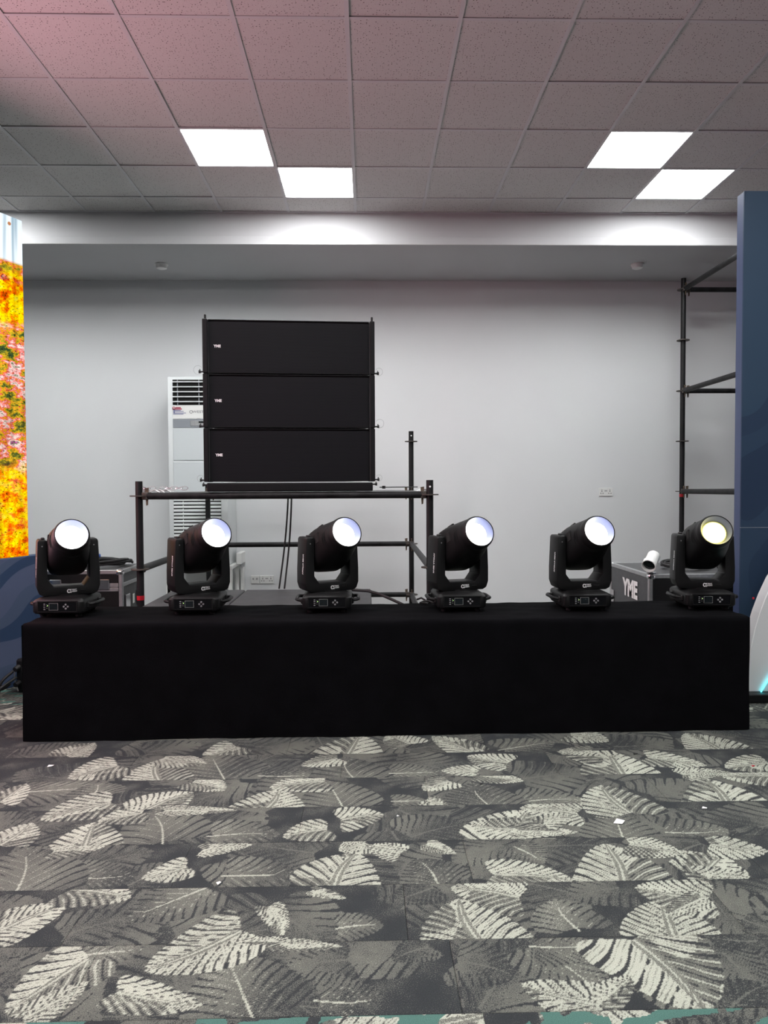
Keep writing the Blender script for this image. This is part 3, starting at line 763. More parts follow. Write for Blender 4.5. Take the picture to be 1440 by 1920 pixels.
    D['rib'] = rb.mesh('cooling_rib', M['black_head'], .6)
    hd = MB()
    for sx in (-1, 1):
        hd.tube([(sx*.05, .02, .114), (sx*.05, -.04, .117), (sx*.05, -.10, .112)], .006, 6)
    D['ridge'] = hd.mesh('shell_ridge', M['black_head'], .6)
    # lettering
    D['logo1'] = text_mesh('\u03b1', .036, M['print_white'], .0010)
    D['logo2'] = text_mesh('FIRST', .0105, M['print_white'], .0003); D['logo3'] = text_mesh('LIGHT', .0105, M['print_white'], .0003)
    D['armtext'] = text_mesh('APOLLA BEAM', .0175, M['print_white'], .0005, squash=1.0)
    return D
FD = fixture_meshes()
FIX = [  # pixel x of base centre, Y, base turn, yoke turn, tilt, label, flipped arm lettering
 (128, 4.14, 1, 27, 22, 'black moving-head stage light at the far left, beside the blue skirt, lens facing the viewer', False),
 (373, 4.19, 1, 33, 22, 'black moving-head stage light in front of the white air conditioner, second from left', False),
 (615, 4.21, 1, 25, 22, 'black moving-head stage light just left of centre, third from left', True),
 (858, 4.21, 3, 18, 22, 'black moving-head stage light right of the scaffold tower, fourth from left', False),
 (1087, 4.20, 1, 5, 22, 'black moving-head stage light under the double wall socket, second from right', True),
 (1315, 4.20, -4, -10, 22, 'black moving-head stage light with yellowish lens, rightmost, beside the banner wall', True),
]
for i, (px, Y, tb_, tp, tilt, lab, flip) in enumerate(FIX):
    P = at_y(px, 1130, Y)
    root = thing('moving_head_light', lab, 'stage light', (P.x, P.y, ZS_+.0045), 0, 'moving-head lights on the black platform')
    zr = -math.radians(tb_)*-1
    b = obj('base', FD['base'], root, None, (0, 0, math.radians(tb_)))
    for nm in ('panel_frame', 'panel', 'lcd', 'lcd_frame', 'legend', 'led'):
        obj(FD[nm].name.split('.')[0], FD[nm], b)
    for dx, dz in ((.045, .071), (.045, .049), (.034, .060), (.056, .060)): obj('button', FD['button'], b, (dx, -.151, dz))
    for sx in (-1, 1):
        obj('handle', FD['handle'], b, None, (0, 0, 0 if sx > 0 else PI))
        for sy in (-1, 1): obj('foot', FD['foot'], b, (sx*.095, sy*.105, 0))
    pan = math.radians(tp)
    yk = obj('yoke', FD['yoke'], root, None, (0, 0, pan))
    obj('badge_recess', FD['slot'], yk); obj('tilt_lock', FD['knob'], yk); [obj('screw', FD['screw'], yk, (sx*.132, 0, 0)) for sx in (-1, 1)]
    fr = (PI/2, 0, 0)
    obj('logo', FD['logo1'], yk, (.000, -.0716, .134), fr); obj('logo', FD['logo2'], yk, (.026, -.0716, .1390), fr); obj('logo', FD['logo3'], yk, (.026, -.0716, .1295), fr)
    for sx in (-1, 1):
        r_ = Matrix.Rotation(PI/2*sx, 3, 'Z') @ Matrix.Rotation(PI/2, 3, 'X') @ Matrix.Rotation((-PI/2 if not flip else PI/2), 3, 'Z')
        r_ = Matrix.Rotation(math.radians(2.47)*-sx, 3, 'Y') @ r_
        obj('arm_lettering', FD['armtext'], yk, (sx*.1616, -.030, .268), r_.to_euler())
    hd = obj('head', FD['head'], root, (0, 0, .345), (Matrix.Rotation(pan, 3, 'Z') @ Matrix.Rotation(-math.radians(tilt), 3, 'X')).to_euler())
    [obj('vent', FD['vent'], hd, (sx*.1010, 0, 0)) for sx in (-1, 1)]
    for nm in ('bezel', 'liner', 'rib', 'ridge'): obj(FD[nm].name.split('.')[0], FD[nm], hd)
    obj('lens', FD['lens_y'] if i == 5 else FD['lens'], hd, (0, -.256, 0))

# ================================================================== SCAFFOLD TOWERS
def standard(root, x, y, z0, z1, ros, red=None, hole=True):
    p = MB().cyl((0, 0, z0), (0, 0, z1), .0242, 20)
    s = p.build('standard', M['pipe'], root, .6, (x, y, 0))
    for z in ros:
        m = MB().ring((0, 0, z-.004), (0, 0, z+.004), .061, .024, 24)
        m.build('rosette', M['rust_disc'], s, .6)
    MB().box((0, 0, .004), (.14, .14, .008)).cyl((0, 0, .008), (0, 0, z0+.01), .017, 12).build('base_jack', M['galv'], s, .6)
    if red is not None:
        MB().ring((0, 0, red), (0, 0, red+.022), .0252, .0245, 20).ring((0, 0, red+.012), (0, 0, red+.030), .0256, .0245, 20).build('red_tape', M['red_tape'], s, .6)
    if hole:
        MB().cyl((0, -.0246, z1-.045), (0, -.0238, z1-.045), .0065, 12).build('pin_hole', M['print_white'], s)
    return s
def ledger(root, a, b):
    a, b = Vector(a), Vector(b); d = (b-a).normalized()
    m = MB().cyl(a+d*.055, b-d*.055, .0242, 20)
    l = m.build('ledger', M['pipe'], root, .6)
    for p, s in ((a, 1), (b, -1)):
        c = p+d*.052*s
        R = Matrix.Rotation(math.atan2(d.y, d.x), 3, 'Z')
        MB().bbox(p+d*.042*s, (.040, .046, .052), .006, 1, R).build('ledger_head', M['rust_disc'], l)
        w_ = MB(); ww = [(-.012, .052), (.014, .056), (.007, -.062), (-.004, -.066)]
        w_.prism(ww, -.004, .004); 
        wv = [R@Vector(v)+c for v in w_.v]
        MB().add(wv, w_.f).build('wedge', M['rust'], l)
    return l
YF, YR = 5.02, 7.16; XL, XR_ = -1.557, .425
zr0 = EYE-.045
ros = [zr0-1.0, zr0-.5, zr0]
tw = thing('scaffold_tower', 'black steel scaffold tower carrying the loudspeaker stack', 'scaffold')
ros_low = [zr0-1.0, zr0-.5, zr0]
standard(tw, XL, YF, .12, zr0+.10, ros_low, red=zr0-.71, hole=False)
standard(tw, XR_, YF, .12, zr0+.10, ros_low)
standard(tw, XL, YR, .12, zr0+.08, ros_low)
standard(tw, XR_, YR, .12, zr0+.60, ros_low+[zr0+.5])
ledger(tw, (XL, YF, zr0), (XR_, YF, zr0))
ledger(tw, (XL, YR, zr0), (XR_, YR, zr0)); ledger(tw, (XL, YR, zr0-.5), (XR_, YR, zr0-.5)); ledger(tw, (XL, YR, zr0-1.0), (XR_, YR, zr0-1.0))
for x in (XL, XR_):
    for z in (zr0, zr0-.5): ledger(tw, (x, YF, z), (x, YR, z))
ledger(tw, (XR_, YF, zr0-1.0), (XR_, YR, zr0-1.0))
for i, lab in enumerate(('perforated galvanised scaffold plank at the front of the tower top', 'perforated galvanised scaffold plank at the back of the tower top')):
    y = YF+.19+.31*i
    t = thing('scaffold_plank', lab, 'plank', ((XL+XR_)/2, y, zr0+.012), 0, 'planks on the scaffold tower')
    m = MB(); W2 = (XR_-XL)/2
    m.box((0, 0, .010), (2*W2-.07, .28, .004)); m.box((0, -.139, .003), (2*W2-.07, .003, .016)); m.box((0, .139, .003), (2*W2-.07, .003, .016))
    m.build('plank_body', M['galv'], t)
    for sx in (-1, 1):
        for sy in (-.09, .09):
            MB().tube([(sx*(W2-.06), sy, .010), (sx*(W2-.03), sy, .026), (sx*W2, sy, .0205)], .006, 6).build('hook', M['galv'], t)

PS = at_y(1280, 740, 7.26); XS = PS.x
zs = [EYE-.045+.5*k for k in range(-2, 5)]
tr = thing('scaffold_tower', 'tall black scaffold tower half hidden behind the blue banner wall', 'scaffold')
for x in (XS, XS+1.6):
    for y in (7.26, 5.25): standard(tr, x, y, .12, zs[-1]+.11, zs, red=zs[2]-.055 if (x == XS and y > 7) else None, hole=False)
for z in (zs[2], zs[4], zs[6], zs[0]):
    ledger(tr, (XS, 7.26, z), (XS+1.6, 7.26, z))
    if z != zs[0]: ledger(tr, (XS, 5.25, z), (XS, 7.26, z)); ledger(tr, (XS+1.6, 5.25, z), (XS+1.6, 7.26, z))
# steel chain lengths lying on the front ledger end of the tower
for (xa, xb, lab) in ((300, 347, 'short steel chain lying on the scaffold left of the loudspeakers, farther one'), (258, 290, 'short steel chain lying on the scaffold at the leftmost post')):
    A_ = at_y(xa, 920, YF+.055); B_ = at_y(xb, 920, YF+.055)
    ch = thing('steel_chain', lab, 'chain', (A_.x, YF+.09, zr0+.042), 0, 'chains on the scaffold')
    nlk = max(3, int((B_.x-A_.x)/.034))
    for i in range(nlk):
        cx = .017+.034*i; pts = []
        for q in range(16):
            a = 2*PI*q/16
            px_, py_ = .023*math.cos(a)+math.copysign(.006, math.cos(a)), .012*math.sin(a)
            pts.append((cx+px_, py_*(1 if i % 2 else .3), py_*(.25 if i % 2 else 1)+.009))
        MB().tube(pts, .0028, 6, True).build('link', M['chrome'], ch, .8)

# ================================================================== LINE ARRAY
YLA = 4.985
Lc = at_y(381, 760, YLA); Rc = at_y(703, 760, YLA+.085)
lw = math.hypot(Rc.x-Lc.x, Rc.y-Lc.y); la = math.atan2(Rc.y-Lc.y, Rc.x-Lc.x)
z_fr0 = zr0+.0255; z_top_ = at_y(542, 600, YLA+.04).z
fh = .066
mh = (z_top_-z_fr0-fh)/3
def grille_mesh(W, H):
    p = .0115; dx, dy = p, p*.866; ri = p*.36
    vs, fs = [], []
    ny, nx = int(H/dy), int(W/dx)
    for j in range(ny):
        for i in range(nx):
            cx = -W/2+dx*(i+.5)+(dx/2 if j % 2 else 0); cz = -H/2+dy*(j+.5)
            if cx > W/2-dx/2: continue
            k = len(vs)
            for r in (p*.5774, ri):
                for q in range(6):
                    a = PI/6+PI/3*q; vs.append((cx+r*math.cos(a), 0, cz+r*math.sin(a)))
            fs += [(k+q, k+(q+1) % 6, k+6+(q+1) % 6, k+6+q) for q in range(6)]
    return vs, fs
cw = lw-.074; ch_ = mh-.008
gm = MB(); gm.add(*grille_mesh(cw-.006, ch_-.012)); gme = gm.mesh('grille', M['grille'])
cab = MB()
D2 = .42
poly = [(-cw/2, 0), (cw/2, 0), (cw/2-.18, D2), (-cw/2+.18, D2)]
cabm = MB(); cabm.add([(x, y+.014, z) for z in (.004, mh-.004) for x, y in poly], [(0, 1, 2, 3), (7, 6, 5, 4), (0, 4, 5, 1), (1, 5, 6, 2), (2, 6, 7, 3), (3, 7, 4, 0)])
cab_me = cabm.mesh('cabinet', M['cabinet'])
rimm = MB()
for z in (.0065, mh-.0065): rimm.bbox((0, .004, z), (cw, .016, .007), .002, 1)
rim_me = rimm.mesh('grille_rim', M['cabinet'])
sp_me = MB().bbox((0, .10, mh/2), (.034, .22, mh-.004), .004, 1).mesh('rigging_plate', M['cabinet'])
pin = MB().cyl((0, 0, 0), (.030, 0, 0), .005, 8).cyl((.020, 0, 0), (.034, 0, 0), .0085, 8, .011).cyl((.026, 0, -.004), (.026, 0, .018), .003, 6); pin_me = pin.mesh('locking_pin', M['black_rubber'], .6)
def loop_pts(r, sx, off):
    return [(sx*(.012+r*.9+r*math.cos(a)*.95), 0, off+r*math.sin(a)) for a in [PI*.85-2*PI*.82*i/16 for i in range(17)]]
logo_me = text_mesh('YME', .024, M['print_white'], .0012)
names = ['bottom black line-array loudspeaker with perforated grille, resting on its base frame', 'middle black line-array loudspeaker of the stack of three', 'top black line-array loudspeaker of the stack with spigots above']
Cn = Vector((Lc.x, Lc.y, 0)); Ux = Vector((math.cos(la), math.sin(la), 0))
for i in range(3):
    t = thing('line_array_speaker', names[i], 'loudspeaker', tuple(Cn+Ux*(lw/2)+Vector((0, 0, z_fr0+fh+mh*i))), la, 'stacked line-array loudspeakers')
    obj('cabinet', cab_me, t); obj('grille_rim', rim_me, t); obj('grille', gme, t, (0, 0, mh/2))
    obj('logo', logo_me, t, (-lw/2+.102-.002*i, -.002, mh*.5), (PI/2, 0, 0))
    for sx in (-1, 1):
        obj('rigging_plate', sp_me, t, (sx*(lw/2-.018), -.008, 0))
        p = obj('locking_pin', pin_me, t, (sx*(lw/2-.004), .02, .014), (0, 0, 0 if sx > 0 else PI))
        rr = (.022, .030, .026)[i] if sx > 0 else (.022, .030, .030)[i]
        MB().tube(loop_pts(rr, 1, .012+.01*(i == 1)), .0012, 5).build('lanyard', M['alu'], p, 1)
    if i == 2:
        for sx in (-1, 1):
            MB().bbox((sx*(lw/2-.018), .01, mh+.012), (.013, .022, .036), .003, 1).build('spigot', M['black_plastic'], t)
t = thing('array_base_frame', 'flat black base frame beneath the loudspeaker stack', 'frame', tuple(Cn+Ux*(lw/2)+Vector((0, 0, z_fr0))), la)
MB().bbox((0, .02, fh/2-.002), (lw-.034, .05, fh-.006), .008, 2).bbox((0, .34, fh/2-.002), (lw-.2, .05, fh-.006), .008, 2).build('cross_bar', M['cabinet'], t)
for sx in (-1, 1):
    MB().bbox((sx*(lw/2-.035), .18, fh/2-.002), (.03, .32, fh-.010), .004, 1).build('side_bar', M['cabinet'], t)
    p = obj('locking_pin', pin_me, t, (sx*(lw/2-.02), .02, fh-.018), (0, 0, 0 if sx > 0 else PI))
# thin stabilising rod to the right with knob
A_ = at_y(712, 920, 5.10); B_ = at_y(768, 917, YR-.05)
rod = thing('tie_rod', 'thin black tie rod with a knob right of the loudspeaker stack', 'rod', (A_.x, 5.16, zr0+.052))
MB().tube([(0, 0, 0), (.27, .02, .001)], .0035, 8).build('rod', M['black_rubber'], rod)
MB().cyl((.03, .001, -.010), (.03, .001, .010), .012, 10).build('knob', M['black_rubber'], rod, .6)

# loudspeaker cables hanging down onto the low case
for (xa, ya, xb, yb, lab) in ((541, 937, 524, 1104, 'left one of two thin black cables hanging under the loudspeakers'), (547, 937, 534, 1104, 'right one of two thin black cables hanging under the loudspeakers')):
    A_ = at_y(xa, ya, 5.70); B_ = at_y(xb, yb, 5.50)
    A_.z = zr0+.03
    pts = []
    for i in range(13):
        s = i/12; p = A_.lerp(B_, s); p.x += .010*math.sin(s*PI*1.1); pts.append(p)
    tag(MB().tube(pts, .0065, 8).build('speaker_cable', M['black_rubber'], None, 1), lab, 'cable', 'cables hanging under the loudspeakers')

# ================================================================== LOW BLACK CASES BEHIND THE PLATFORM
zc = .55
c_back = at_z(560, 1105, zc).y
xR = at_z(696, 1120, zc).x; xM = at_z(445, 1119, zc).x
for (xa, xb, lab) in ((xM+.004, xR, 'wide low black subwoofer case behind the platform, at the foot of the hanging cables'), (xM-.55, xM-.004, 'low black subwoofer case behind the second stage light from left')):
    t = thing('low_case', lab, 'case', ((xa+xb)/2, (4.62+c_back)/2, 0), 0, 'low black cases behind the platform')
    W_, D_ = xb-xa, c_back-4.62
    MB().bbox((0, 0, zc/2+.02), (W_, D_, zc-.04), .008, 1).build('body', M['case_top'], t)
    MB().box((0, 0, zc-.020), (W_+.004, D_+.004, .006)).build('lid_seam', M['black_void'], t)
    for sx in (-1, 1):
        for sy in (-1, 1): MB().cyl((sx*(W_/2-.06), sy*(D_/2-.06), 0), (sx*(W_/2-.06), sy*(D_/2-.06), .042), .03, 10).build('foot', M['black_rubber'], t)
# thick cable draped off the case, on to the platform cloth
pp = [(640, 1106, 4.95), (662, 1106, 4.93), (690, 1108, 4.90), (712, 1114, 4.86), (730, 1122, 4.80), (748, 1130, 4.72), (768, 1140, 4.62)]
tag(MB().tube([at_y(*p) for p in pp], .010, 8).build('power_cable', M['black_rubber'], None, 1), 'thick black cable sagging off the low case beside the third stage light', 'cable')
pp = [(782, 1124, 4.44), (790, 1121, 4.42), (798, 1126, 4.40), (806, 1131, 4.36), (800, 1136, 4.33), (788, 1134, 4.36), (793, 1128, 4.38), (804, 1127, 4.36), (815, 1134, 4.33)]
pts = [at_y(*p) for p in pp]
for p in pts: p.z = max(p.z, ZS_+.012)
tag(MB().tube(pts, .006, 8).build('power_cable', M['black_rubber'], None, 1), 'thin curled black cable on the platform left of the fourth stage light', 'cable')

# ================================================================== FLIGHT CASES
def flight_case(name, label, x0, x1, y0, y1, z, lettering=None, lid=.09, group='flight cases'):
    t = thing(name, label, 'flight case', ((x0+x1)/2, (y0+y1)/2, 0), 0, group)
    W_, D_ = x1-x0, y1-y0; zb = .10; e = .028
    MB().box((0, 0, (zb+z)/2), (W_-.010, D_-.010, z-zb-.01)).build('body', M['case_side'], t)
    MB().box((0, -D_/2+.0042, (zb+z)/2), (W_-.05, .003, z-zb-.05)).build('front_panel', M['black_plastic'], t)
    for sx in (-1, 1):
        for sy in (-1, 1): MB().bbox((sx*(W_/2-e/2), sy*(D_/2-e/2), (zb+z)/2), (e, e, z-zb), .004, 1).build('corner_profile', M['alu'], t)
    for sy in (-1, 1):
        for zz in (z-e/2, zb+e/2, z-lid-e*.6, z-lid-e*1.7)[: (4 if lid else 2)]:
            MB().bbox((0, sy*(D_/2-e/2+.001), zz), (W_-2*e, e, e), .003, 1).build('edge_profile', M['alu'], t)
    for sx in (-1, 1):
        for zz in (z-e/2, zb+e/2, z-lid-e*.6)[: (3 if lid else 2)]:
            MB().bbox((sx*(W_/2-e/2+.001), 0, zz), (e, D_-2*e, e), .003, 1).build('edge_profile', M['alu'], t)
    MB().box((0, 0, z-.003), (W_-2*e, D_-2*e, .004)).build('lid_panel', M['case_top'], t)
    for sx in (-1, 1):
        for sy in (-1, 1):
            MB().bbox((sx*(W_/2-.022), sy*(D_/2-.022), z-.018), (.052, .052, .044), .016, 3).build('ball_corner', M['chrome'], t)
            MB().cyl((sx*(W_/2-.08), sy*(D_/2-.08)-.012, .05), (sx*(W_/2-.08), sy*(D_/2-.08)+.012, .05), .05, 16).box((sx*(W_/2-.08), sy*(D_/2-.08), .097), (.07, .07, .012)).build('caster', M['black_rubber'], t, .6)
    if lid:
        for sx in (-.28, .28):
            MB().bbox((sx*W_, -D_/2-.004, z-lid-.012), (.085, .012, .075), .004, 1).build('butterfly_latch', M['chrome'], t)
    return t, W_, D_
zca = .74
cL0 = at_z(229, 1069, zca)
t, W_, D_ = flight_case('flight_case', 'grey flight case with cables on top, behind the leftmost stage light', cL0.x-.60, cL0.x, cL0.y, cL0.y+.50, zca)
cl = (t.location.x, t.location.y)
MB().bbox((W_/2+.001, -.14, .50), (.006, .10, .11), .004, 1).build('side_handle', M['chrome'], t)
MB().bbox((W_/2+.001, .12, .50), (.006, .10, .11), .004, 1).build('side_handle', M['chrome'], t)
MB().bbox((W_/2+.001, -.01, .505), (.003, .035, .07), .001, 1).build('paper_tag', M['paper'], t)
# cable coil on it
def coil(name, label, cx, cy, z, r, turns, rr, seed, col='black_rubber'):
    rg = random.Random(seed); pts = []
    for i in range(turns*18):
        a = 2*PI*i/18; k = i/18
        q = r*(1+.18*math.sin(a*.5+seed)+.10*math.sin(k*2.3+seed)); 
        pts.append((cx+q*math.cos(a)*1.25, cy+q*math.sin(a), z+rr+.016*abs(math.sin(k*1.9))+.010*math.sin(a*1.5+seed)+.012*k/turns+.010))
    return tag(MB().tube(pts, rr, 6).build(name, M[col], None, 1), label, 'cable')
coil('cable_coil', 'loose coil of black cable lying on the left flight case', cl[0]+.05, cl[1]+.02, zca, .15, 6, .009, 2)
b = tag(MB().bbox((cl[0]-.0, cl[1]+.05, zca+.075), (.075, .05, .03), .01, 2).build('cable_connector', M['blue_plastic'], None, .6), 'small blue cable connector on the coiled cable beside the leftmost stage light', 'connector')

zcb = .72
cR0 = at_z(1217, 1077, zcb)
t, W_, D_ = flight_case('flight_case', 'grey flight case lettered YME, carrying the white security camera', cR0.x, cR0.x+1.05, cR0.y, cR0.y+.80, zcb, lid=0)
tt = text_mesh('YME', .165, M['print_white'], .008, squash=.92)
obj('lettering', tt, t, (-W_/2-.0005, -.045, zcb-.150), (PI/2, 0, -PI/2))
obj('lettering', text_mesh('TECHNOLOGY', .022, M['print_dark']), t, (-W_/2-.0005, -.045, zcb-.255), (PI/2, 0, -PI/2))
MB().bbox((-W_/2-.001, .345, zcb-.27), (.004, .075, .13), .001, 1).build('label_plate', M['print_grey'], t)
cr = (t.location.x-W_/2, t.location.y-D_/2)
coil('cable_coil', 'coil of black cable lying on the YME flight case', cr[0]+.36, cr[1]+.30, zcb, .11, 5, .010, 5)
coil('cable_coil', 'dark cable bundle on the flight case glimpsed through the rightmost stage light', cr[0]+.70, cr[1]+.2, zcb, .09, 3, .010, 9)

# white bullet camera on the corner
cc = at_y(1222, 1056, cR0.y+.02)
sc = thing('security_camera', 'white bullet security camera standing on the corner of the YME flight case', 'camera', (cc.x, cc.y, zcb+.004))
cz = cc.z-zcb
axis = Vector((-.55, -.74, -.42)).normalized()
c0 = Vector((.012, .03, cz+.015))
MB().cyl(c0-axis*-.055, c0-axis*.055, .040, 24, .043).cyl(c0-axis*.055, c0-axis*.072, .043, 24, .028).build('body', M['plastic_white'], sc, .6)
MB().ring(c0+axis*.040, c0+axis*.086, .047, .042, 24).build('sun_hood', M['plastic_white'], sc, .6)
MB().cyl(c0+axis*.056, c0+axis*.060, .040, 24).build('front_glass', M['black_gloss'], sc, .6)
MB().cyl(c0+axis*.060, c0+axis*.066, .014, 16).build('lens', M['lcd'], sc, .6)
MB().cyl((0, .01, 0), (0, .01, .008), .034, 20).cyl((0, .01, .008), (.006, .02, cz-.015), .010, 12).build('stand', M['chrome'], sc, .6)

# ================================================================== AIR CONDITIONER
YAC = 7.31
aL = at_y(316, 900, YAC); aR = at_y(427, 900, YAC)
zA0, zA1 = at_y(380, 1061, YAC).z, at_y(340, 706, YAC).z
AW, AD = aR.x-aL.x, .45
ac = thing('air_conditioner', 'white floor-standing air conditioner against the back wall, partly hidden by the loudspeakers', 'air conditioner', ((aL.x+aR.x)/2, YAC+AD/2, zA0), 0)
AH = zA1-zA0
MB().bbox((0, 0, AH/2), (AW, AD, AH), .012, 2).build('body', M['ac_white'], ac, .6)
fy = -AD/2
def zpx(y): return at_y(340, y, YAC).z-zA0
iw = AW-.085
# upper outlet
zu0, zu1 = zpx(759.5), zpx(712)
MB().box((.010, fy-.0005, (zu0+zu1)/2), (iw, .003, zu1-zu0)).build('air_outlet', M['black_void'], ac)
for i in range(5):
    z = zu1-(zu1-zu0)*(.09+.195*i)
    MB().box((.010, fy-.010, z), (iw, .018, .010)).build('outlet_louvre', M['ac_white'], ac)
for x in (-.19, .02, .2): MB().box((x, fy-.006, (zu0+zu1)/2), (.008, .008, zu1-zu0)).build('outlet_vane', M['ac_grey'], ac)
# badge panel
z0, z1 = zpx(785.5), zpx(760)
MB().box((.010, fy-.002, (z0+z1)/2), (iw, .006, z1-z0-.004)).build('badge_panel', M['plastic_white'], ac)
obj('badge_lettering', text_mesh('WESTPOINT', .034, M['print_grey'], .0008, align='LEFT', squash=1.25), ac, (-.045, fy-.0056, zpx(772.5)), (PI/2, 0, 0))
MB().ring((-.060, fy-.0052, zpx(772.5)), (-.060, fy-.006, zpx(772.5)), .017, .010, 20).build('badge_emblem', M['print_grey'], ac)
st = MB()
for i, (x, y, w_, h_) in enumerate(((-.185, 764.5, .05, .012), (-.195, 767, .09, .012))): st.box((x, fy-.006, zpx(y)), (w_, .002, h_))
st.ring((-.228, fy-.0052, zpx(765.5)), (-.228, fy-.007, zpx(765.5)), .016, .009, 16); st.build('sticker_red_print', M['print_red'], ac)
st = MB()
for x, y, w_ in ((-.19, 769.5, .06), (-.175, 771.5, .085), (-.17, 774.5, .12), (-.185, 776.5, .10)): st.box((x, fy-.006, zpx(y)), (w_, .002, .006))
st.box((-.226, fy-.006, zpx(772)), (.014, .002, .035)); st.build('sticker_blue_print', M['print_blue'], ac)
# grey control band
z0, z1 = zpx(802), zpx(786)
MB().box((.010, fy-.003, (z0+z1)/2), (iw, .008, z1-z0-.002)).build('control_band', M['ac_grey'], ac)
MB().bbox((.06, fy-.008, (z0+z1)/2), (.26, .006, (z1-z0)*.62), .004, 1).build('control_display', M['alu'], ac)
MB().box((.09, fy-.0115, (z0+z1)/2+.012), (.15, .003, .016)).build('display_window', M['lcd'], ac)
# front panels
z0, z1 = zpx(863.5), zpx(802.5); MB().bbox((.010, fy-.003, (z0+z1)/2), (iw, .010, z1-z0-.004), .003, 1).build('front_panel', M['ac_panel'], ac)
z0, z1 = zpx(932), zpx(865.5); MB().bbox((.010, fy-.003, (z0+z1)/2), (iw, .010, z1-z0-.004), .003, 1).build('front_panel', M['ac_panel'], ac)
# lower intake
zl0, zl1 = .10, zpx(934)
MB().box((-.010, fy-.0008, (zl0+zl1)/2), (iw-.03, .003, zl1-zl0)).build('air_intake', M['black_void'], ac)
nl = int((zl1-zl0)/.0352)
for i in range(nl): MB().bbox((-.010, fy-.008, zl1-.018-.0352*i), (iw-.03, .014, .0235), .004, 1).build('intake_slat', M['ac_white'], ac)
MB().box((-.15, fy-.006, (zl0+zl1)/2), (.005, .008, zl1-zl0)).build('intake_rib', M['ac_white'], ac)
# its stand
std = thing('ac_stand', 'white steel stand under the air conditioner', 'stand', (ac.location.x, ac.location.y, 0))
MB().bbox((0, 0, zA0-.022), (AW+.06, AD-.01, .040), .004, 1).build('top_frame', M['plastic_white'], std)
for sx in (-1, 1):
    for sy in (-1, 1): MB().box((sx*(AW/2+.008), sy*(AD/2-.03), (zA0-.042)/2), (.04, .04, zA0-.042)).build('leg', M['plastic_white'], std)
MB().bbox((0, 0, .22), (AW+.02, AD-.06, .025), .003, 1).build('shelf', M['plastic_white'], std)
MB().bbox((-AW/2-.02, -AD/2+.05, .20), (.05, .08, .40), .005, 1).build('pipe_cover', M['plastic_white'], std)
a_ = at_y(441, 1035, 7.55)
tag(MB().bbox((a_.x+.035, 7.68, at_y(441, 1046, 7.66).z), (.05, .26, .12), .006, 1).bbox((a_.x+.035, 7.77, .24), (.03, .09, .48), .004, 1).build('pipe_duct', M['plastic_white']), 'white pipe duct on the wall right of the air conditioner', 'duct')

# ================================================================== SOCKETS AND DETECTORS
def socket(px, py, double, label, group=None):
    p = at_y(px, py, YW); w_ = .146 if double else .086
    t = thing('wall_socket', label, 'socket', (p.x, YW, p.z), 0, group)
    MB().bbox((0, -.005, 0), (w_, .010, .086), .003, 2).build('plate', M['plastic_white'], t)
    if double:
        for sx in (-.043, .043):
            m = MB()
            for dx, dz, dw, dh in ((0, .010, .008, .014), (-.012, -.014, .011, .008), (.012, -.014, .011, .008), (0, .029, .006, .006)): m.box((sx+dx, -.0104, dz), (dw, .001, dh))
            m.build('pin_slots', M['print_dark'], t)
        MB().bbox((0, -.0105, .012), (.030, .003, .010), .001, 1).build('switch', M['print_grey'], t)
    else:
        for dx in (-.02, .02): MB().bbox((dx, -.0105, .008), (.014, .003, .020), .001, 1).build('port', M['print_grey'], t)
socket(1135.5, 922.5, True, 'white double wall socket high on the wall between the right stage lights')
socket(500.5, 1086.5, True, 'white double wall socket low on the wall near the hanging cables', 'low wall sockets')
socket(478.5, 1086.5, False, 'small single wall outlet left of the low double socket', 'low wall sockets')
for px, lab in ((303, 'white round smoke detector on the lowered ceiling at left'), (1195, 'white round smoke detector on the lowered ceiling at right')):
    p = at_z(px, 495, ZBEAM)
    t = thing('smoke_detector', lab, 'smoke detector', (p.x, p.y, ZBEAM), 0, 'smoke detectors')
    MB().cyl((0, 0, 0), (0, 0, -.012), .062, 28).build('base', M['plastic_white'], t, .6)
    MB().cyl((0, 0, -.012), (0, 0, -.042), .058, 28, .048).cyl((0, 0, -.042), (0, 0, -.050), .048, 28, .030).build('housing', M['plastic_white'], t, .6)

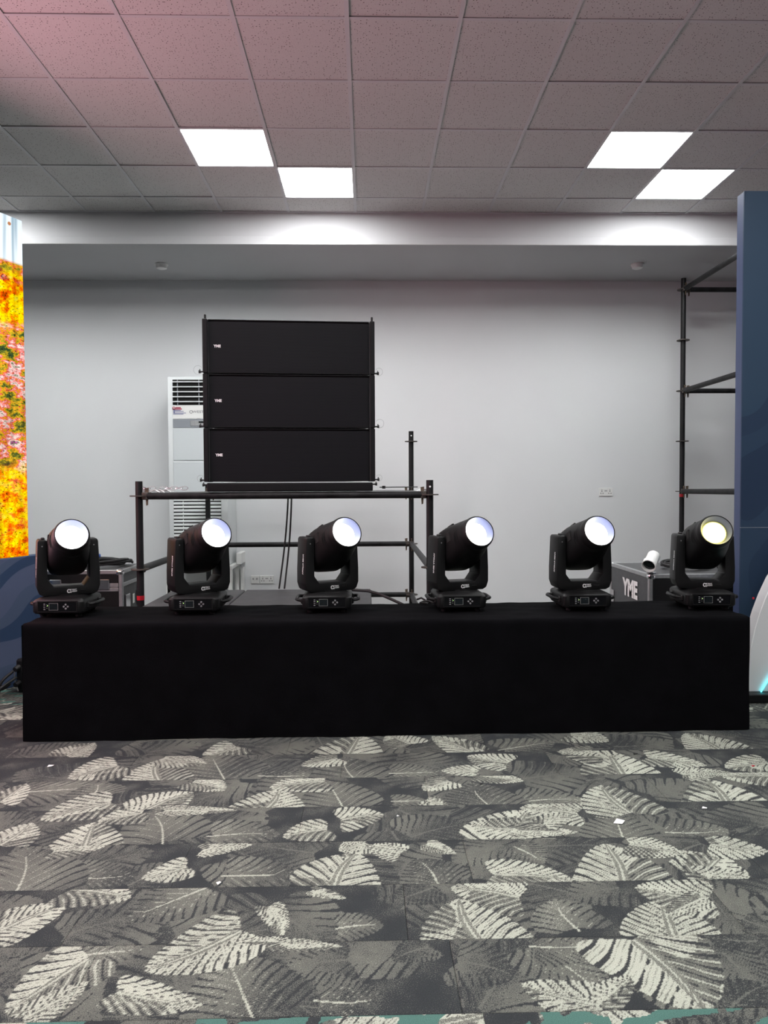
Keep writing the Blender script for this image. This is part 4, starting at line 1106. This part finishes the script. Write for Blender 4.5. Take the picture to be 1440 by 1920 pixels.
# ================================================================== BLACK BOX AND CABLES LEFT OF THE PLATFORM
pb = at_z(44, 1300, 0)
t = thing('power_box', 'small black power distribution box on the floor at the left end of the platform', 'power box', (pb.x-.02, pb.y+.02, 0), -.3)
MB().bbox((.045, .05, .115), (.15, .14, .21), .012, 1).build('housing', M['black_plastic'], t)
for i, (x, z) in enumerate(((.0, .17), (.0, .07), (.06, .17))):
    MB().cyl((x, -.02, z), (x, -.055, z-.008), .020, 12, .016).build('plug', M['black_rubber'], t, .6)
MB().tube([(-.022, -.03, .17), (-.015, -.045, .10), (.01, -.04, .02)], .004, 6).build('metal_strip', M['alu'], t)
q = t.location
for i, (dx, dy, sd) in enumerate(((-.02, -.03, 1), (.0, -.12, 2), (-.04, .05, 3))):
    pts = [(q.x-.01+dx, q.y-.05, .15-.04*i), (q.x-.05+dx, q.y-.09+dy, .10-.03*i), (q.x-.08+dx, q.y-.08+dy, .012+.008*i), (q.x-.14, q.y-.12+dy, .012+.008*i), (q.x-.22, q.y-.25+dy, .012+.01*i), (q.x-.30, q.y-.5+dy, .012+.01*i), (q.x-.36, q.y-.8+dy, .012+.01*i)]
    # smooth it
    sm = []
    for k in range(len(pts)-1):
        a = Vector(pts[max(k-1, 0)]); b = Vector(pts[k]); c = Vector(pts[k+1]); d = Vector(pts[min(k+2, len(pts)-1)])
        for u in (0, .25, .5, .75):
            sm.append(.5*((2*b)+(c-a)*u+(2*a-5*b+4*c-d)*u*u+(3*b-a-3*c+d)*u**3))
    sm.append(Vector(pts[-1]))
    for p in sm: p.z = max(p.z, .011)
    tag(MB().tube(sm, .009, 8).build('power_cable', M['black_rubber'], None, 1), ('upper', 'middle', 'lowest')[i]+' black cable running from the power box along the blue skirt', 'cable', 'cables at the left end of the platform')

# ================================================================== LITTER ON THE CARPET
def scrap(px, py, size, rz, m, label, cat, name, asp=.7):
    p = at_z(px, py, 0); s = size
    vs = []
    for (x, y, z) in ((-s, -s*asp, .001), (s*.8, -s*asp*.8, .003), (s, s*asp, .001), (-s*.7, s*asp*.9, .004)):
        vs.append((x, y, z))
    vs2 = [(x, y, z+.0012) for x, y, z in vs]
    mb = MB().add(vs+vs2, [(3, 2, 1, 0), (4, 5, 6, 7), (0, 1, 5, 4), (1, 2, 6, 5), (2, 3, 7, 6), (3, 0, 4, 7)])
    tag(mb.build(name, M[m], None, None, (p.x, p.y, .0005), (0, 0, rz)), label, cat)
scrap(1161, 1542, .018, -.5, 'paper', 'white paper scrap on the carpet at right, the largest one', 'paper', 'paper_scrap', 1.2)
scrap(95, 1437, .014, .2, 'paper', 'white paper scrap on the carpet near the left front of the platform', 'paper', 'paper_scrap')
scrap(410, 1657, .009, .9, 'paper', 'tiny white paper scrap on the carpet left of centre', 'paper', 'paper_scrap')
scrap(1321, 1516, .010, -.4, 'paper', 'small white paper scrap on the carpet at far right', 'paper', 'paper_scrap')
scrap(746, 1531, .005, 0, 'paper', 'tiny white speck of paper on the carpet at centre', 'paper', 'paper_scrap')
scrap(1412, 1437, .008, .3, 'red_tape', 'small scrap of red tape on the carpet at the right edge', 'tape', 'tape_scrap')
scrap(1191, 1414, .012, .1, 'black_rubber', 'small black scrap on the carpet below the platform at right', 'scrap', 'black_scrap')
scrap(902, 1470, .008, .1, 'black_rubber', 'tiny black scrap on the carpet right of centre', 'scrap', 'black_scrap')
